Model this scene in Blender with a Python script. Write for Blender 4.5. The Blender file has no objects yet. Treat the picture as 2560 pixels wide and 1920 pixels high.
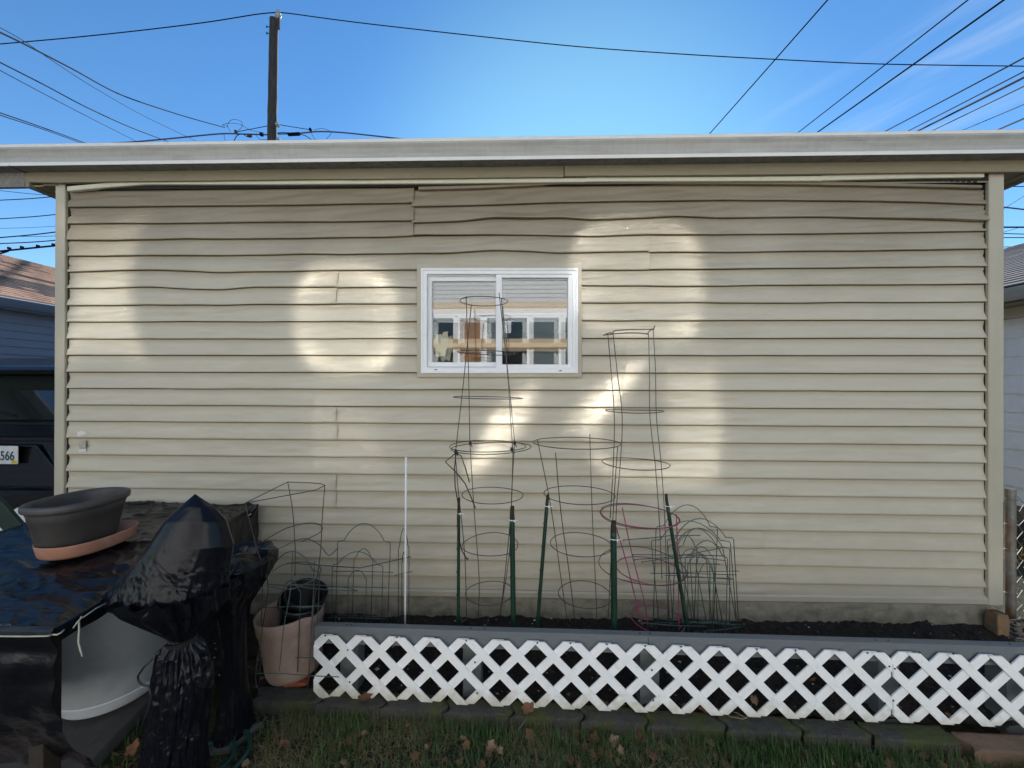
import bpy, math, random
from mathutils import Vector, Matrix, noise
random.seed(7)
R = math.radians
V = Vector
S = bpy.context.scene
COL = S.collection

# ------------------------------------------------------------------ camera
F = 961.0                                   # focal length in pixels of the 2560 wide photograph
CAM = V((0.0, -2.288, 1.55))
YAW, PITCH, ROLL = 1.85, 0.14, 0.17
cd = bpy.data.cameras.new('camera')
cd.sensor_width = 36.0
cd.lens = F / 2560 * 36.0
cd.clip_start, cd.clip_end = 0.02, 2000
cam = bpy.data.objects.new('camera', cd)
COL.objects.link(cam)
CR = Matrix.Rotation(R(YAW), 3, 'Z') @ Matrix.Rotation(R(90 + PITCH), 3, 'X') @ Matrix.Rotation(R(ROLL), 3, 'Z')
cam.matrix_world = Matrix.Translation(CAM) @ CR.to_4x4()
S.camera = cam

# ------------------------------------------------------------------ sun, sky, exposure
SUN_EL, SUN_AZ = 28.0, 8.0                  # behind the garage, a little to the right
sun_dir = V((math.sin(R(SUN_AZ)) * math.cos(R(SUN_EL)), math.cos(R(SUN_AZ)) * math.cos(R(SUN_EL)), math.sin(R(SUN_EL))))
sd = bpy.data.lights.new('sun', 'SUN')
sd.energy = 5.0
sd.angle = R(0.5)
sd.color = (1.0, 0.96, 0.91)
so = bpy.data.objects.new('sun', sd)
COL.objects.link(so)
so.rotation_euler = (-sun_dir).to_track_quat('-Z', 'Y').to_euler()

w = bpy.data.worlds.new('World')
S.world = w
w.use_nodes = True
nt = w.node_tree
nt.nodes.clear()
wo = nt.nodes.new('ShaderNodeOutputWorld')
bg = nt.nodes.new('ShaderNodeBackground')
bg.inputs[1].default_value = 0.107
sky = nt.nodes.new('ShaderNodeTexSky')
sky.sky_type = 'NISHITA'
sky.sun_disc = False
sky.sun_elevation = R(SUN_EL)
sky.sun_rotation = R(SUN_AZ)
sky.air_density = 1.0
sky.dust_density = 0.0
sky.ozone_density = 3.0
# faint cirrus streaks fixed in the sky, low to the right
tc = nt.nodes.new('ShaderNodeTexCoord')
def sdot(vec):
    d = nt.nodes.new('ShaderNodeVectorMath'); d.operation = 'DOT_PRODUCT'; d.inputs[1].default_value = vec
    nt.links.new(tc.outputs['Generated'], d.inputs[0]); return d.outputs['Value']
def smr(src, a, b, c=0.0, d=1.0):
    q = nt.nodes.new('ShaderNodeMapRange'); q.interpolation_type = 'SMOOTHSTEP'
    for i, v in enumerate((a, b, c, d)): q.inputs[i + 1].default_value = v
    nt.links.new(src, q.inputs[0]); return q.outputs[0]
def smul(a, b):
    q = nt.nodes.new('ShaderNodeMath'); q.operation = 'MULTIPLY'
    for i, v in enumerate((a, b)):
        if isinstance(v, float): q.inputs[i].default_value = v
        else: nt.links.new(v, q.inputs[i])
    return q.outputs[0]
SD1, SD2 = V((0.622, 0.705, 0.475)).normalized(), V((0.735, 0.565, 0.500)).normalized()
SN = SD1.cross(SD2).normalized(); SA = (SD2 - SD1).normalized()
u_, v_ = sdot(SN), sdot(SA)
cb = nt.nodes.new('ShaderNodeCombineXYZ')
nt.links.new(smul(u_, 26.0), cb.inputs[0]); nt.links.new(smul(v_, 2.4), cb.inputs[1])
nz = nt.nodes.new('ShaderNodeTexNoise'); nz.inputs['Scale'].default_value = 1.0; nz.inputs['Detail'].default_value = 5; nz.inputs['Distortion'].default_value = .4
nt.links.new(cb.outputs[0], nz.inputs['Vector'])
sfac = smul(smul(smr(nz.outputs[0], .42, .78), smul(smr(u_, -.16, -.02), smr(u_, .12, .02))), smul(smr(v_, -.34, -.10), smr(v_, .5, .1)))
sfac = smul(sfac, .26)
gm = nt.nodes.new('ShaderNodeHueSaturation')
gm.inputs['Saturation'].default_value = 1.2
mx = nt.nodes.new('ShaderNodeMix'); mx.data_type = 'RGBA'
mx.inputs['B'].default_value = (4.6, 5.2, 5.9, 1)
L = nt.links.new
L(sky.outputs[0], gm.inputs['Color']); L(gm.outputs[0], mx.inputs['A']); L(sfac, mx.inputs['Factor'])
au = nt.nodes.new('ShaderNodeMix'); au.data_type = 'RGBA'; au.blend_type = 'ADD'; au.inputs['B'].default_value = (.85, 1.45, .5, 1)
af = smr(sdot(V((math.sin(R(7)) * math.cos(R(22)), math.cos(R(7)) * math.cos(R(22)), math.sin(R(22))))), .80, 1.0); L(smul(af, af), au.inputs['Factor']); L(mx.outputs['Result'], au.inputs['A'])
L(au.outputs['Result'], bg.inputs[0]); L(bg.outputs[0], wo.inputs[0])

S.view_settings.view_transform = 'Standard'
S.view_settings.look = 'None'
S.view_settings.exposure = 0.8
S.view_settings.gamma = 1.0
cy = S.cycles
cy.use_denoising = True
cy.max_bounces = 8
cy.diffuse_bounces = 4
cy.caustics_reflective = True
cy.sample_clamp_indirect = 0.0
cy.blur_glossy = 0.0
try:
    cy.use_guiding = True
    cy.use_surface_guiding = True
    cy.guiding_training_samples = 128
except Exception:
    pass

# ------------------------------------------------------------------ helpers
def ray(px, py):
    return CR @ V(((px - 1280) / F, -(py - 960) / F, -1.0))
def W(px, py, Y=0.0):                       # the point on the plane y=Y seen at a place of the photograph
    d = ray(px, py); t = (Y - CAM.y) / d.y
    return CAM + d * t
def G(px, py, z=0.0):                       # the point at height z
    d = ray(px, py); t = (z - CAM.z) / d.z
    return CAM + d * t
K = 2560 / 2212.0                           # measurements taken on the 2212 wide view
def Wk(x, y, Y=0.0): return W(x * K, y * K, Y)

def smooth(a, b, x):
    if a == b: return 0.0 if x < a else 1.0
    t = min(1, max(0, (x - a) / (b - a))); return t * t * (3 - 2 * t)
def lerp(a, b, t): return a + (b - a) * t
def interp(pts, x):                         # piecewise, eased between the points
    if x <= pts[0][0]: return pts[0][1]
    for (x0, y0), (x1, y1) in zip(pts, pts[1:]):
        if x <= x1:
            t = (x - x0) / (x1 - x0)
            return y0 + (y1 - y0) * t
    return pts[-1][1]

def wloc(o):
    p = V((0, 0, 0))
    while o is not None: p += V(o.location); o = o.parent
    return p

class MB:
    def __init__(s): s.v = []; s.f = []; s.m = []
    def face(s, idx, m=0): s.f.append(tuple(idx)); s.m.append(m)
    def add(s, p): s.v.append((p[0], p[1], p[2])); return len(s.v) - 1
    def box(s, x0, x1, y0, y1, z0, z1, m=0, M=None):
        c = [V((x, y, z)) for z in (z0, z1) for y in (y0, y1) for x in (x0, x1)]
        if M is not None: c = [M @ p for p in c]
        b = len(s.v); s.v += [tuple(p) for p in c]
        for q in ((0, 2, 3, 1), (4, 5, 7, 6), (0, 1, 5, 4), (2, 6, 7, 3), (0, 4, 6, 2), (1, 3, 7, 5)):
            s.face([b + i for i in q], m)
    def tube(s, pts, r, n=6, closed=False, m=0, cap=True):
        pts = [V(p) for p in pts]; N = len(pts); b = len(s.v)
        rr = r if isinstance(r, (list, tuple)) else [r] * N
        up = None
        for i, p in enumerate(pts):
            a = pts[(i - 1) % N] if (closed or i > 0) else p
            c = pts[(i + 1) % N] if (closed or i < N - 1) else p
            t = (c - a)
            t = t.normalized() if t.length > 1e-9 else V((0, 0, 1))
            if up is None:
                up = V((0, 0, 1)) if abs(t.z) < 0.9 else V((1, 0, 0))
            u = up - t * up.dot(t)
            if u.length < 1e-4: u = t.orthogonal()
            u.normalize(); up = u; w_ = t.cross(u)
            for k in range(n):
                an = 2 * math.pi * k / n
                s.v.append(tuple(p + (u * math.cos(an) + w_ * math.sin(an)) * rr[i]))
        for i in range(N if closed else N - 1):
            j = (i + 1) % N
            for k in range(n):
                k2 = (k + 1) % n
                s.face([b + i * n + k, b + i * n + k2, b + j * n + k2, b + j * n + k], m)
        if cap and not closed:
            s.face([b + k for k in range(n)][::-1], m); s.face([b + (N - 1) * n + k for k in range(n)], m)
    def ring(s, c, rx, ry, r, n=36, m=0, wob=0.0, rot=0.0, tilt=(0, 0), seed=0):
        P = []
        for i in range(n):
            a = 2 * math.pi * i / n
            k = 1 + wob * math.sin(2 * a + seed) + wob * .6 * math.sin(3 * a + seed * 2)
            x, y = rx * k * math.cos(a), ry * k * math.sin(a)
            X = x * math.cos(rot) - y * math.sin(rot); Y = x * math.sin(rot) + y * math.cos(rot)
            P.append(V((c[0] + X, c[1] + Y, c[2] + X * tilt[0] + Y * tilt[1] + wob * rx * .3 * math.sin(2 * a + seed))))
        s.tube(P, r, 6, True, m)
    def lathe(s, prof, c=(0, 0, 0), n=40, sx=1, sy=1, m=0, M=None, closed=False):
        b = len(s.v)
        for (r, z) in prof:
            for k in range(n):
                a = 2 * math.pi * k / n
                p = V((r * sx * math.cos(a), r * sy * math.sin(a), z))
                if M is not None: p = M @ p
                s.v.append(tuple(V(c) + p))
        N = len(prof)
        for i in range(N - 1):
            for k in range(n):
                k2 = (k + 1) % n
                s.face([b + i * n + k, b + i * n + k2, b + (i + 1) * n + k2, b + (i + 1) * n + k], m)
        if prof[0][0] > 1e-6: s.face([b + k for k in range(n)][::-1], m)
        if prof[-1][0] > 1e-6: s.face([b + (N - 1) * n + k for k in range(n)], m)
    def prism(s, poly, y0, y1, m=0, axis='y'):   # polygon in xz (axis y), yz (axis x) or xy (axis z)
        b = len(s.v); n = len(poly)
        for yy in (y0, y1):
            for (a, c) in poly:
                s.v.append({'y': (a, yy, c), 'x': (yy, a, c), 'z': (a, c, yy)}[axis])
        s.face(list(range(b, b + n)), m); s.face(list(range(b + n, b + 2 * n))[::-1], m)
        for i in range(n):
            j = (i + 1) % n
            s.face([b + i, b + j, b + n + j, b + n + i], m)
    def grid(s, fn, nu, nv, m=0):
        b = len(s.v)
        for i in range(nu + 1):
            for j in range(nv + 1):
                s.v.append(tuple(fn(i / nu, j / nv)))
        for i in range(nu):
            for j in range(nv):
                a = b + i * (nv + 1) + j
                s.face([a, a + nv + 1, a + nv + 2, a + 1], m)
    def build(s, name, mats, parent=None, sm=False, origin=None, bevel=0.0, norm=True):
        me = bpy.data.meshes.new(name)
        mats = mats if isinstance(mats, (list, tuple)) else [mats]
        for x in mats: me.materials.append(x)
        o0 = V(origin) if origin is not None else V((0, 0, 0))
        me.from_pydata([tuple(V(p) - o0) for p in s.v], [], s.f)
        for p, mi in zip(me.polygons, s.m):
            p.material_index = mi; p.use_smooth = bool(sm)
        if norm:
            import bmesh
            bm = bmesh.new(); bm.from_mesh(me); bmesh.ops.recalc_face_normals(bm, faces=bm.faces); bm.to_mesh(me); bm.free()
        me.update()
        o = bpy.data.objects.new(name, me); COL.objects.link(o)
        o.location = o0
        if parent is not None:
            o.parent = parent
            o.location = o0 - wloc(parent)
        if bevel:
            bv = o.modifiers.new('bevel', 'BEVEL'); bv.width = bevel; bv.segments = 2; bv.limit_method = 'ANGLE'
        return o

def tag(o, label=None, cat=None, group=None, kind=None):
    if label: o['label'] = label
    if cat: o['category'] = cat
    if group: o['group'] = group
    if kind: o['kind'] = kind
    return o
def empty(name, loc, label, cat, group=None):
    o = bpy.data.objects.new(name, None); COL.objects.link(o)
    o.location = loc
    o.empty_display_size = 0.1
    return tag(o, label, cat, group)

# ------------------------------------------------------------------ materials
MATS = {}
def mat(name, col, rough=0.6, metal=0.0, spec=0.5, var=0.0, vscale=5.0, vstretch=(1, 1, 1), col2=None, c2lo=0.45, c2hi=0.65,
        c2scale=8.0, bump=0.0, bscale=60.0, bstretch=(1, 1, 1), bdist=0.01, rvar=0.0, coat=0.0, detail=6.0, layers=()):
    m = bpy.data.materials.new(name); m.use_nodes = True
    t = m.node_tree; N = t.nodes; b = N['Principled BSDF']
    b.inputs['Roughness'].default_value = rough
    b.inputs['Metallic'].default_value = metal
    b.inputs['Specular IOR Level'].default_value = spec
    b.inputs['Coat Weight'].default_value = coat
    tcn = N.new('ShaderNodeTexCoord')
    def nz(scale, stretch, det=detail, rgh=.6, dist=0.0):
        mpn = N.new('ShaderNodeMapping'); mpn.inputs['Scale'].default_value = stretch
        n = N.new('ShaderNodeTexNoise'); n.inputs['Scale'].default_value = scale
        n.inputs['Detail'].default_value = det; n.inputs['Roughness'].default_value = rgh; n.inputs['Distortion'].default_value = dist
        t.links.new(tcn.outputs['Object'], mpn.inputs[0]); t.links.new(mpn.outputs[0], n.inputs['Vector'])
        return n.outputs[0]
    def mr(src, a, b_, c, d):
        q = N.new('ShaderNodeMapRange'); q.inputs[1].default_value = a; q.inputs[2].default_value = b_
        q.inputs[3].default_value = c; q.inputs[4].default_value = d
        t.links.new(src, q.inputs[0]); return q.outputs[0]
    cur = None
    base = (*col, 1)
    def mix(a, bcol, fac):
        q = N.new('ShaderNodeMix'); q.data_type = 'RGBA'
        if a is None: q.inputs['A'].default_value = base
        else: t.links.new(a, q.inputs['A'])
        q.inputs['B'].default_value = (*bcol, 1)
        t.links.new(fac, q.inputs['Factor']); return q.outputs['Result']
    if var:
        n0 = nz(vscale, vstretch)
        cur = mix(None, tuple(c * (1 - var) for c in col), mr(n0, .35, .65, 0, 1))
        n1 = nz(vscale * 3.1, vstretch)
        cur = mix(cur, tuple(min(1, c * (1 + var)) for c in col), mr(n1, .45, .75, 0, .8))
    if col2 is not None:
        cur = mix(cur, col2, mr(nz(c2scale, (1, 1, 1), dist=.4), c2lo, c2hi, 0, 1))
    for (lc, ls, lst, lo, hi, amt) in layers:
        cur = mix(cur, lc, mr(nz(ls, lst, dist=.3), lo, hi, 0, amt))
    if cur is None: b.inputs['Base Color'].default_value = base
    else: t.links.new(cur, b.inputs['Base Color'])
    if rvar: t.links.new(mr(nz(vscale * 2, vstretch), .3, .7, max(0, rough - rvar), min(1, rough + rvar)), b.inputs['Roughness'])
    if bump:
        bn = N.new('ShaderNodeBump'); bn.inputs['Strength'].default_value = bump; bn.inputs['Distance'].default_value = bdist
        t.links.new(nz(bscale, bstretch, 8), bn.inputs['Height']); t.links.new(bn.outputs[0], b.inputs['Normal'])
    MATS[name] = m
    return m

M_siding = mat('beige_vinyl', (.51, .465, .365), .48, spec=.4, var=.06, vscale=2.2, vstretch=(.6, 1, 4), bump=.22, bscale=150, bstretch=(.25, 1, 1), bdist=.002,
               layers=(((.40, .345, .25), 3.0, (1, 1, 5), .5, .8, .45), ((.60, .56, .47), 5.0, (.5, 1, 9), .55, .8, .35), ((.22, .2, .16), 70, (1, 1, 1), .73, .8, .5)))
def splash(m, z0, z1, col, amt, sc=14):
    t = m.node_tree; N = t.nodes; b = N['Principled BSDF']; lk = b.inputs['Base Color'].links; src = lk[0].from_socket
    tcn = N.new('ShaderNodeTexCoord'); sp = N.new('ShaderNodeSeparateXYZ'); t.links.new(tcn.outputs['Object'], sp.inputs[0])
    nn = N.new('ShaderNodeTexNoise'); nn.inputs['Scale'].default_value = sc; nn.inputs['Detail'].default_value = 8; t.links.new(tcn.outputs['Object'], nn.inputs['Vector'])
    ma = N.new('ShaderNodeMath'); ma.operation = 'MULTIPLY_ADD'; ma.inputs[1].default_value = (z1 - z0) * 1.4; t.links.new(nn.outputs[0], ma.inputs[0]); t.links.new(sp.outputs[2], ma.inputs[2])
    q = N.new('ShaderNodeMapRange')
    for i, v in enumerate((z1 + (z1 - z0) * .7, z0 + (z1 - z0) * .7, 0, amt)): q.inputs[i + 1].default_value = v
    t.links.new(ma.outputs[0], q.inputs[0])
    x = N.new('ShaderNodeMix'); x.data_type = 'RGBA'; x.inputs['B'].default_value = (*col, 1)
    t.links.new(src, x.inputs['A']); t.links.new(q.outputs[0], x.inputs['Factor']); t.links.new(x.outputs['Result'], b.inputs['Base Color'])
def eave_shade(m, z0, z1, col, amt):  # paints the shade under the eave into the colour, darker toward the top
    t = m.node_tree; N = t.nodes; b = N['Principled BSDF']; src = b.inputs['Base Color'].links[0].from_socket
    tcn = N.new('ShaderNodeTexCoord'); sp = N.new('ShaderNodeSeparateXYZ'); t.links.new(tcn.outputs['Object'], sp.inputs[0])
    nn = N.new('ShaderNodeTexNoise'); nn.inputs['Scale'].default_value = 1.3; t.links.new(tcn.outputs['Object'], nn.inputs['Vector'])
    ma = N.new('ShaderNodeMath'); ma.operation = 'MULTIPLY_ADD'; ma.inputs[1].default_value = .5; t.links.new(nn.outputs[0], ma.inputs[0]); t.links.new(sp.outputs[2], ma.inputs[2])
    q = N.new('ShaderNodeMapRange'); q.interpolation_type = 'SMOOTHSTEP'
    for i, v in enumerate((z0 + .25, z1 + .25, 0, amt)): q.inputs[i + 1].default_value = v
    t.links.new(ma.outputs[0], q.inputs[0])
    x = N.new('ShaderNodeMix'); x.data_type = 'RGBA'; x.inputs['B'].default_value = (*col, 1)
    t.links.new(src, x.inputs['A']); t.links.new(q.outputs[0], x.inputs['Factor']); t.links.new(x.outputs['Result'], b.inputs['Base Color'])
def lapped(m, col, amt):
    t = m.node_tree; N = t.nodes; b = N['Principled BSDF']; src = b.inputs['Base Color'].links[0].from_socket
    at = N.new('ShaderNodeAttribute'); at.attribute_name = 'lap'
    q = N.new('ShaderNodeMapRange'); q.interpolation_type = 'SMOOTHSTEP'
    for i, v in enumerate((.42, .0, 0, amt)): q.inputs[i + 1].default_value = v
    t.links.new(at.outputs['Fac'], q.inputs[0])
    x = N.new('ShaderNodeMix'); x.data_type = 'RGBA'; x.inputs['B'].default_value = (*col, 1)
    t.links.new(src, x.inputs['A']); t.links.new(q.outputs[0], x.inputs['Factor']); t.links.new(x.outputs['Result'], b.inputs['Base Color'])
    # darker uneven tone low on the wall
    src = x.outputs['Result']
    tcn = N.new('ShaderNodeTexCoord'); sp = N.new('ShaderNodeSeparateXYZ'); t.links.new(tcn.outputs['Object'], sp.inputs[0])
    nn = N.new('ShaderNodeTexNoise'); nn.inputs['Scale'].default_value = 9; nn.inputs['Detail'].default_value = 8; t.links.new(tcn.outputs['Object'], nn.inputs['Vector'])
    ma = N.new('ShaderNodeMath'); ma.operation = 'MULTIPLY_ADD'; ma.inputs[1].default_value = .5; t.links.new(nn.outputs[0], ma.inputs[0]); t.links.new(sp.outputs[2], ma.inputs[2])
    q = N.new('ShaderNodeMapRange')
    for i, v in enumerate((1.15, .52, 0, .62)): q.inputs[i + 1].default_value = v
    t.links.new(ma.outputs[0], q.inputs[0])
    x = N.new('ShaderNodeMix'); x.data_type = 'RGBA'; x.inputs['B'].default_value = (.33, .29, .22, 1)
    t.links.new(src, x.inputs['A']); t.links.new(q.outputs[0], x.inputs['Factor']); t.links.new(x.outputs['Result'], b.inputs['Base Color'])
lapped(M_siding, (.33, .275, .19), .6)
eave_shade(M_siding, 2.0, 2.75, (.19, .15, .095), .9)
M_trim = mat('beige_trim', (.43, .39, .295), .5, var=.06, vscale=4, vstretch=(1, 1, .4), bump=.08, bscale=200, bdist=.002,
             layers=(((.25, .23, .19), 26, (1, 1, .5), .6, .85, .5),))
M_strip = mat('cream_trim', (.58, .55, .42), .45, var=.06, vscale=5, layers=(((.3, .27, .2), 30, (1, 1, 1), .62, .8, .6),))
M_gutter = mat('gutter_paint', (.38, .37, .34), .36, var=.06, vscale=3, vstretch=(6, 1, .6), bump=.05, bscale=220, bdist=.002,
               layers=(((.20, .19, .17), 4, (1.2, 1, 7), .48, .74, .45), ((.25, .24, .22), 9, (6, 1, .5), .55, .8, .3), ((.2, .2, .19), 60, (1, 1, 1), .68, .8, .5)))
M_gutlip = mat('gutter_lip', (.70, .68, .63), .35, var=.05, vscale=6)
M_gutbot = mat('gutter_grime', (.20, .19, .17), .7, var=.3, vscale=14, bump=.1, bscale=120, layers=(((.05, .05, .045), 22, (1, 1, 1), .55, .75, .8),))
M_fascia = mat('fascia_paint', (.22, .185, .115), .6, var=.1, vscale=5, vstretch=(.4, 1, 3), layers=(((.08, .07, .05), 24, (.6, 1, 2), .66, .74, .9),))
M_dark = mat('dark_gap', (.012, .011, .01), .9)
M_conc = mat('foundation_concrete', (.27, .25, .19), .9, var=.15, vscale=6, bump=.5, bscale=35, bdist=.01, layers=(((.10, .09, .07), 7, (1, 1, 2), .5, .7, .7),))
M_shingle = mat('roof_shingles', (.16, .15, .15), .95, var=.3, vscale=40, bump=.4, bscale=90)
M_white = mat('white_vinyl', (.80, .80, .80), .32, var=.03, vscale=6, layers=(((.5, .49, .46), 18, (1, 1, 1), .63, .8, .3),))
M_soil = mat('garden_soil', (.016, .012, .009), .95, var=.5, vscale=18, bump=1.0, bscale=30, bdist=.03, layers=(((.06, .045, .03), 55, (1, 1, 1), .58, .7, .8), ((.2, .18, .15), 110, (1, 1, 1), .72, .76, .7)))
M_lawn = mat('lawn_earth', (.028, .035, .014), .95, var=.4, vscale=9, bump=1, bscale=60, bdist=.02, layers=(((.09, .06, .03), 22, (1, 1, 1), .52, .7, .8),))
M_grey = mat('grey_paint', (.15, .165, .17), .5, var=.05, vscale=5, vstretch=(.5, 1, 3), bump=.12, bscale=60, bstretch=(.1, 1, 1), bdist=.003, layers=(((.07, .07, .07), 34, (1, 1, 1), .7, .76, .9),))
M_lattice = mat('lattice_paint', (.93, .93, .92), .38, var=.03, vscale=20, bump=.25, bscale=70, bstretch=(1, 1, 1), bdist=.002,
                layers=(((.50, .49, .44), 120, (1, 1, 1), .62, .75, .5), ((.50, .46, .33), 16, (1, 1, 1), .58, .75, .45)))
M_screw = mat('screw_head', (.02, .02, .02), .5)
M_stone = mat('edging_concrete', (.06, .056, .045), .95, var=.3, vscale=12, bump=.8, bscale=90, bdist=.006, layers=(((.065, .075, .012), 7, (1, 1, 1), .48, .62, .85), ((.16, .15, .13), 130, (1, 1, 1), .6, .7, .6)))
M_stone2 = mat('brown_edging', (.20, .12, .075), .9, var=.25, vscale=10, bump=.7, bscale=90, bdist=.006, layers=(((.09, .1, .03), 8, (1, 1, 1), .55, .7, .7), ((.3, .27, .24), 6, (1, 1, 1), .62, .72, .6)))
M_wire = mat('galvanised_wire', (.075, .065, .06), .45, metal=.5, var=.3, vscale=30)
M_wiregrey = mat('grey_wire', (.12, .115, .11), .4, metal=.7, var=.2, vscale=30)
M_rust = mat('rusty_wire', (.17, .06, .025), .8, var=.4, vscale=60)
M_green = mat('green_wire', (.06, .095, .085), .45, var=.35, vscale=25, layers=(((.09, .08, .07), 14, (1, 1, 1), .5, .7, .8),))
M_pink = mat('magenta_wire', (.30, .035, .12), .4, var=.15, vscale=30)
M_stake = mat('green_stake', (.006, .036, .02), .42, var=.35, vscale=20, vstretch=(1, 1, .3), bump=.2, bscale=60, layers=(((.12, .13, .1), 90, (1, 1, 1), .68, .73, .6),))
M_staketop = mat('bare_stake_end', (.03, .022, .015), .8, var=.4, vscale=60, bump=.4, bscale=80)
M_tie = mat('white_zip_tie', (.78, .78, .76), .35)
M_btie = mat('black_zip_tie', (.012, .012, .012), .45)
M_plastic = mat('black_plastic_film', (.006, .0065, .009), .24, spec=.32, var=.2, vscale=8, rvar=.04, bump=.35, bscale=14, bstretch=(.6, 2.2, 1), bdist=.02)
M_bag = mat('black_bag_film', (.0055, .006, .009), .15, spec=.65, rvar=.08, vscale=9, bump=.55, bscale=17, bstretch=(1, 1, .5), bdist=.03)
def bag_mat():
    m = bpy.data.materials.new('black_bag_film'); m.use_nodes = True; t = m.node_tree; N = t.nodes; b = N['Principled BSDF']
    b.inputs['Base Color'].default_value = (.0055, .006, .009, 1); b.inputs['Roughness'].default_value = .27; b.inputs['Specular IOR Level'].default_value = .26
    tcn = N.new('ShaderNodeTexCoord'); nn = N.new('ShaderNodeTexNoise'); nn.inputs['Scale'].default_value = 6; nn.inputs['Detail'].default_value = 3
    t.links.new(tcn.outputs['Object'], nn.inputs['Vector'])
    mpn = N.new('ShaderNodeMapping'); mpn.inputs['Scale'].default_value = (1, 1, .5); t.links.new(tcn.outputs['Object'], mpn.inputs[0])
    ad = N.new('ShaderNodeVectorMath'); ad.operation = 'MULTIPLY_ADD'; ad.inputs[1].default_value = (.12, .12, .12)
    t.links.new(nn.outputs['Color'], ad.inputs[0]); t.links.new(mpn.outputs[0], ad.inputs[2])
    prev = None
    for sc, di in ((20, .010), (55, .005)):
        vo = N.new('ShaderNodeTexVoronoi'); vo.inputs['Scale'].default_value = sc; vo.feature = 'F1'; t.links.new(ad.outputs[0], vo.inputs['Vector'])
        sp = N.new('ShaderNodeSeparateXYZ'); t.links.new(tcn.outputs['Object'], sp.inputs[0])
        mr = N.new('ShaderNodeMapRange'); mr.inputs[1].default_value = 1.02; mr.inputs[2].default_value = .86; mr.inputs[3].default_value = .12; mr.inputs[4].default_value = 1.0
        t.links.new(sp.outputs[2], mr.inputs[0])
        ml = N.new('ShaderNodeMath'); ml.operation = 'MULTIPLY'; t.links.new(vo.outputs['Distance'], ml.inputs[0]); t.links.new(mr.outputs[0], ml.inputs[1])
        bn = N.new('ShaderNodeBump'); bn.inputs['Strength'].default_value = .8; bn.inputs['Distance'].default_value = di; t.links.new(ml.outputs[0], bn.inputs['Height'])
        if prev is not None: t.links.new(prev, bn.inputs['Normal'])
        prev = bn.outputs[0]
    t.links.new(prev, b.inputs['Normal'])
    return m
M_bag = bag_mat()
M_pot = mat('charcoal_resin', (.062, .057, .054), .55, var=.15, vscale=9, bump=.08, bscale=120, layers=(((.17, .13, .10), 30, (1, 1, 3), .68, .76, .6),))
M_terra = mat('terracotta_resin', (.42, .20, .13), .6, var=.12, vscale=9, layers=(((.5, .33, .26), 14, (1, 1, 1), .5, .7, .6), ((.17, .08, .05), 24, (1, 1, 1), .64, .74, .5)))
M_terra2 = mat('faded_terracotta', (.36, .25, .20), .75, var=.14, vscale=7, bump=.15, bscale=120, layers=(((.45, .36, .31), 12, (1, 1, 1), .5, .7, .6), ((.13, .09, .07), 30, (1, 1, 1), .66, .76, .5)))
M_wpot = mat('white_planter', (.66, .68, .69), .5, var=.06, vscale=4, layers=(((.12, .12, .11), 60, (1, 1, 1), .7, .76, .7), ((.3, .31, .31), 5, (1, 1, 1), .5, .75, .5)))
M_bpot = mat('nursery_pot', (.008, .009, .012), .32)
M_brick = mat('red_brick', (.28, .075, .03), .9, var=.3, vscale=20, bump=.5, bscale=60)
M_obrick = mat('orange_stone', (.30, .15, .07), .9, var=.35, vscale=14, bump=.8, bscale=30, bdist=.01, layers=(((.16, .15, .09), 8, (1, 1, 1), .5, .62, .8),))
M_slab = mat('grey_slab', (.10, .098, .09), .9, var=.2, vscale=8, bump=.3, bscale=80)
M_pole = mat('weathered_pole', (.075, .06, .048), .9, var=.5, vscale=16, vstretch=(1, 1, .12), bump=.8, bscale=22, bstretch=(1, 1, .1), bdist=.03)
M_felt = mat('building_felt', (.035, .028, .02), .95)
M_line = mat('black_cable', (.008, .009, .016), .9, spec=.05)
M_linegrey = mat('grey_cable', (.10, .095, .13), .8, spec=.1)
M_insul = mat('porcelain', (.5, .47, .42), .3, var=.2, vscale=20)
M_nwall = mat('blue_grey_siding', (.14, .165, .23), .55, var=.06, vscale=5)
M_nroof = mat('brown_shingles', (.36, .215, .145), .95, var=.25, vscale=24, vstretch=(.3, 1, 1), bump=.3, bscale=80)
M_nroof2 = mat('dark_shingles', (.07, .055, .05), .95, var=.25, vscale=24)
M_ngut = mat('dark_blue_gutter', (.13, .17, .25), .4)
M_ngutlip = mat('pale_gutter_lip', (.62, .63, .66), .4)
M_rwall = mat('white_aluminium_siding', (.85, .86, .88), .5, var=.05, vscale=5, layers=(((.4, .41, .44), 9, (1, 1, 1), .6, .75, .4),))
M_car = mat('black_car_paint', (.004, .004, .005), .18, spec=.5, coat=.4)
M_glass = mat('tinted_car_glass', (.012, .016, .013), .04, spec=.9)
M_tyre = mat('tyre_rubber', (.012, .012, .012), .8)
M_rim = mat('alloy_rim', (.4, .4, .42), .3, metal=.9)
M_lamp = mat('red_lamp_lens', (.25, .01, .01), .15, coat=.5)
M_plate = mat('plate_white', (.62, .64, .62), .35, var=.12, vscale=40, layers=(((.3, .36, .3), 20, (1, 1, 1), .55, .7, .6),))
M_ink = mat('plate_ink', (.02, .03, .05), .4)
M_sticker = mat('yellow_sticker', (.6, .42, .02), .5)
M_galv = mat('galvanised_post', (.20, .19, .17), .5, metal=.4, var=.3, vscale=12, layers=(((.14, .07, .04), 16, (1, 1, .5), .5, .66, .8),))
M_mesh = mat('chain_link_wire', (.2, .19, .18), .55, metal=.3, var=.2, vscale=30)
M_hose = mat('green_hose', (.012, .06, .05), .45, var=.2, vscale=12)
M_string = mat('pale_string', (.42, .42, .33), .8)
M_wstake = mat('white_stake', (.80, .80, .80), .35, var=.04, vscale=20)
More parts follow.
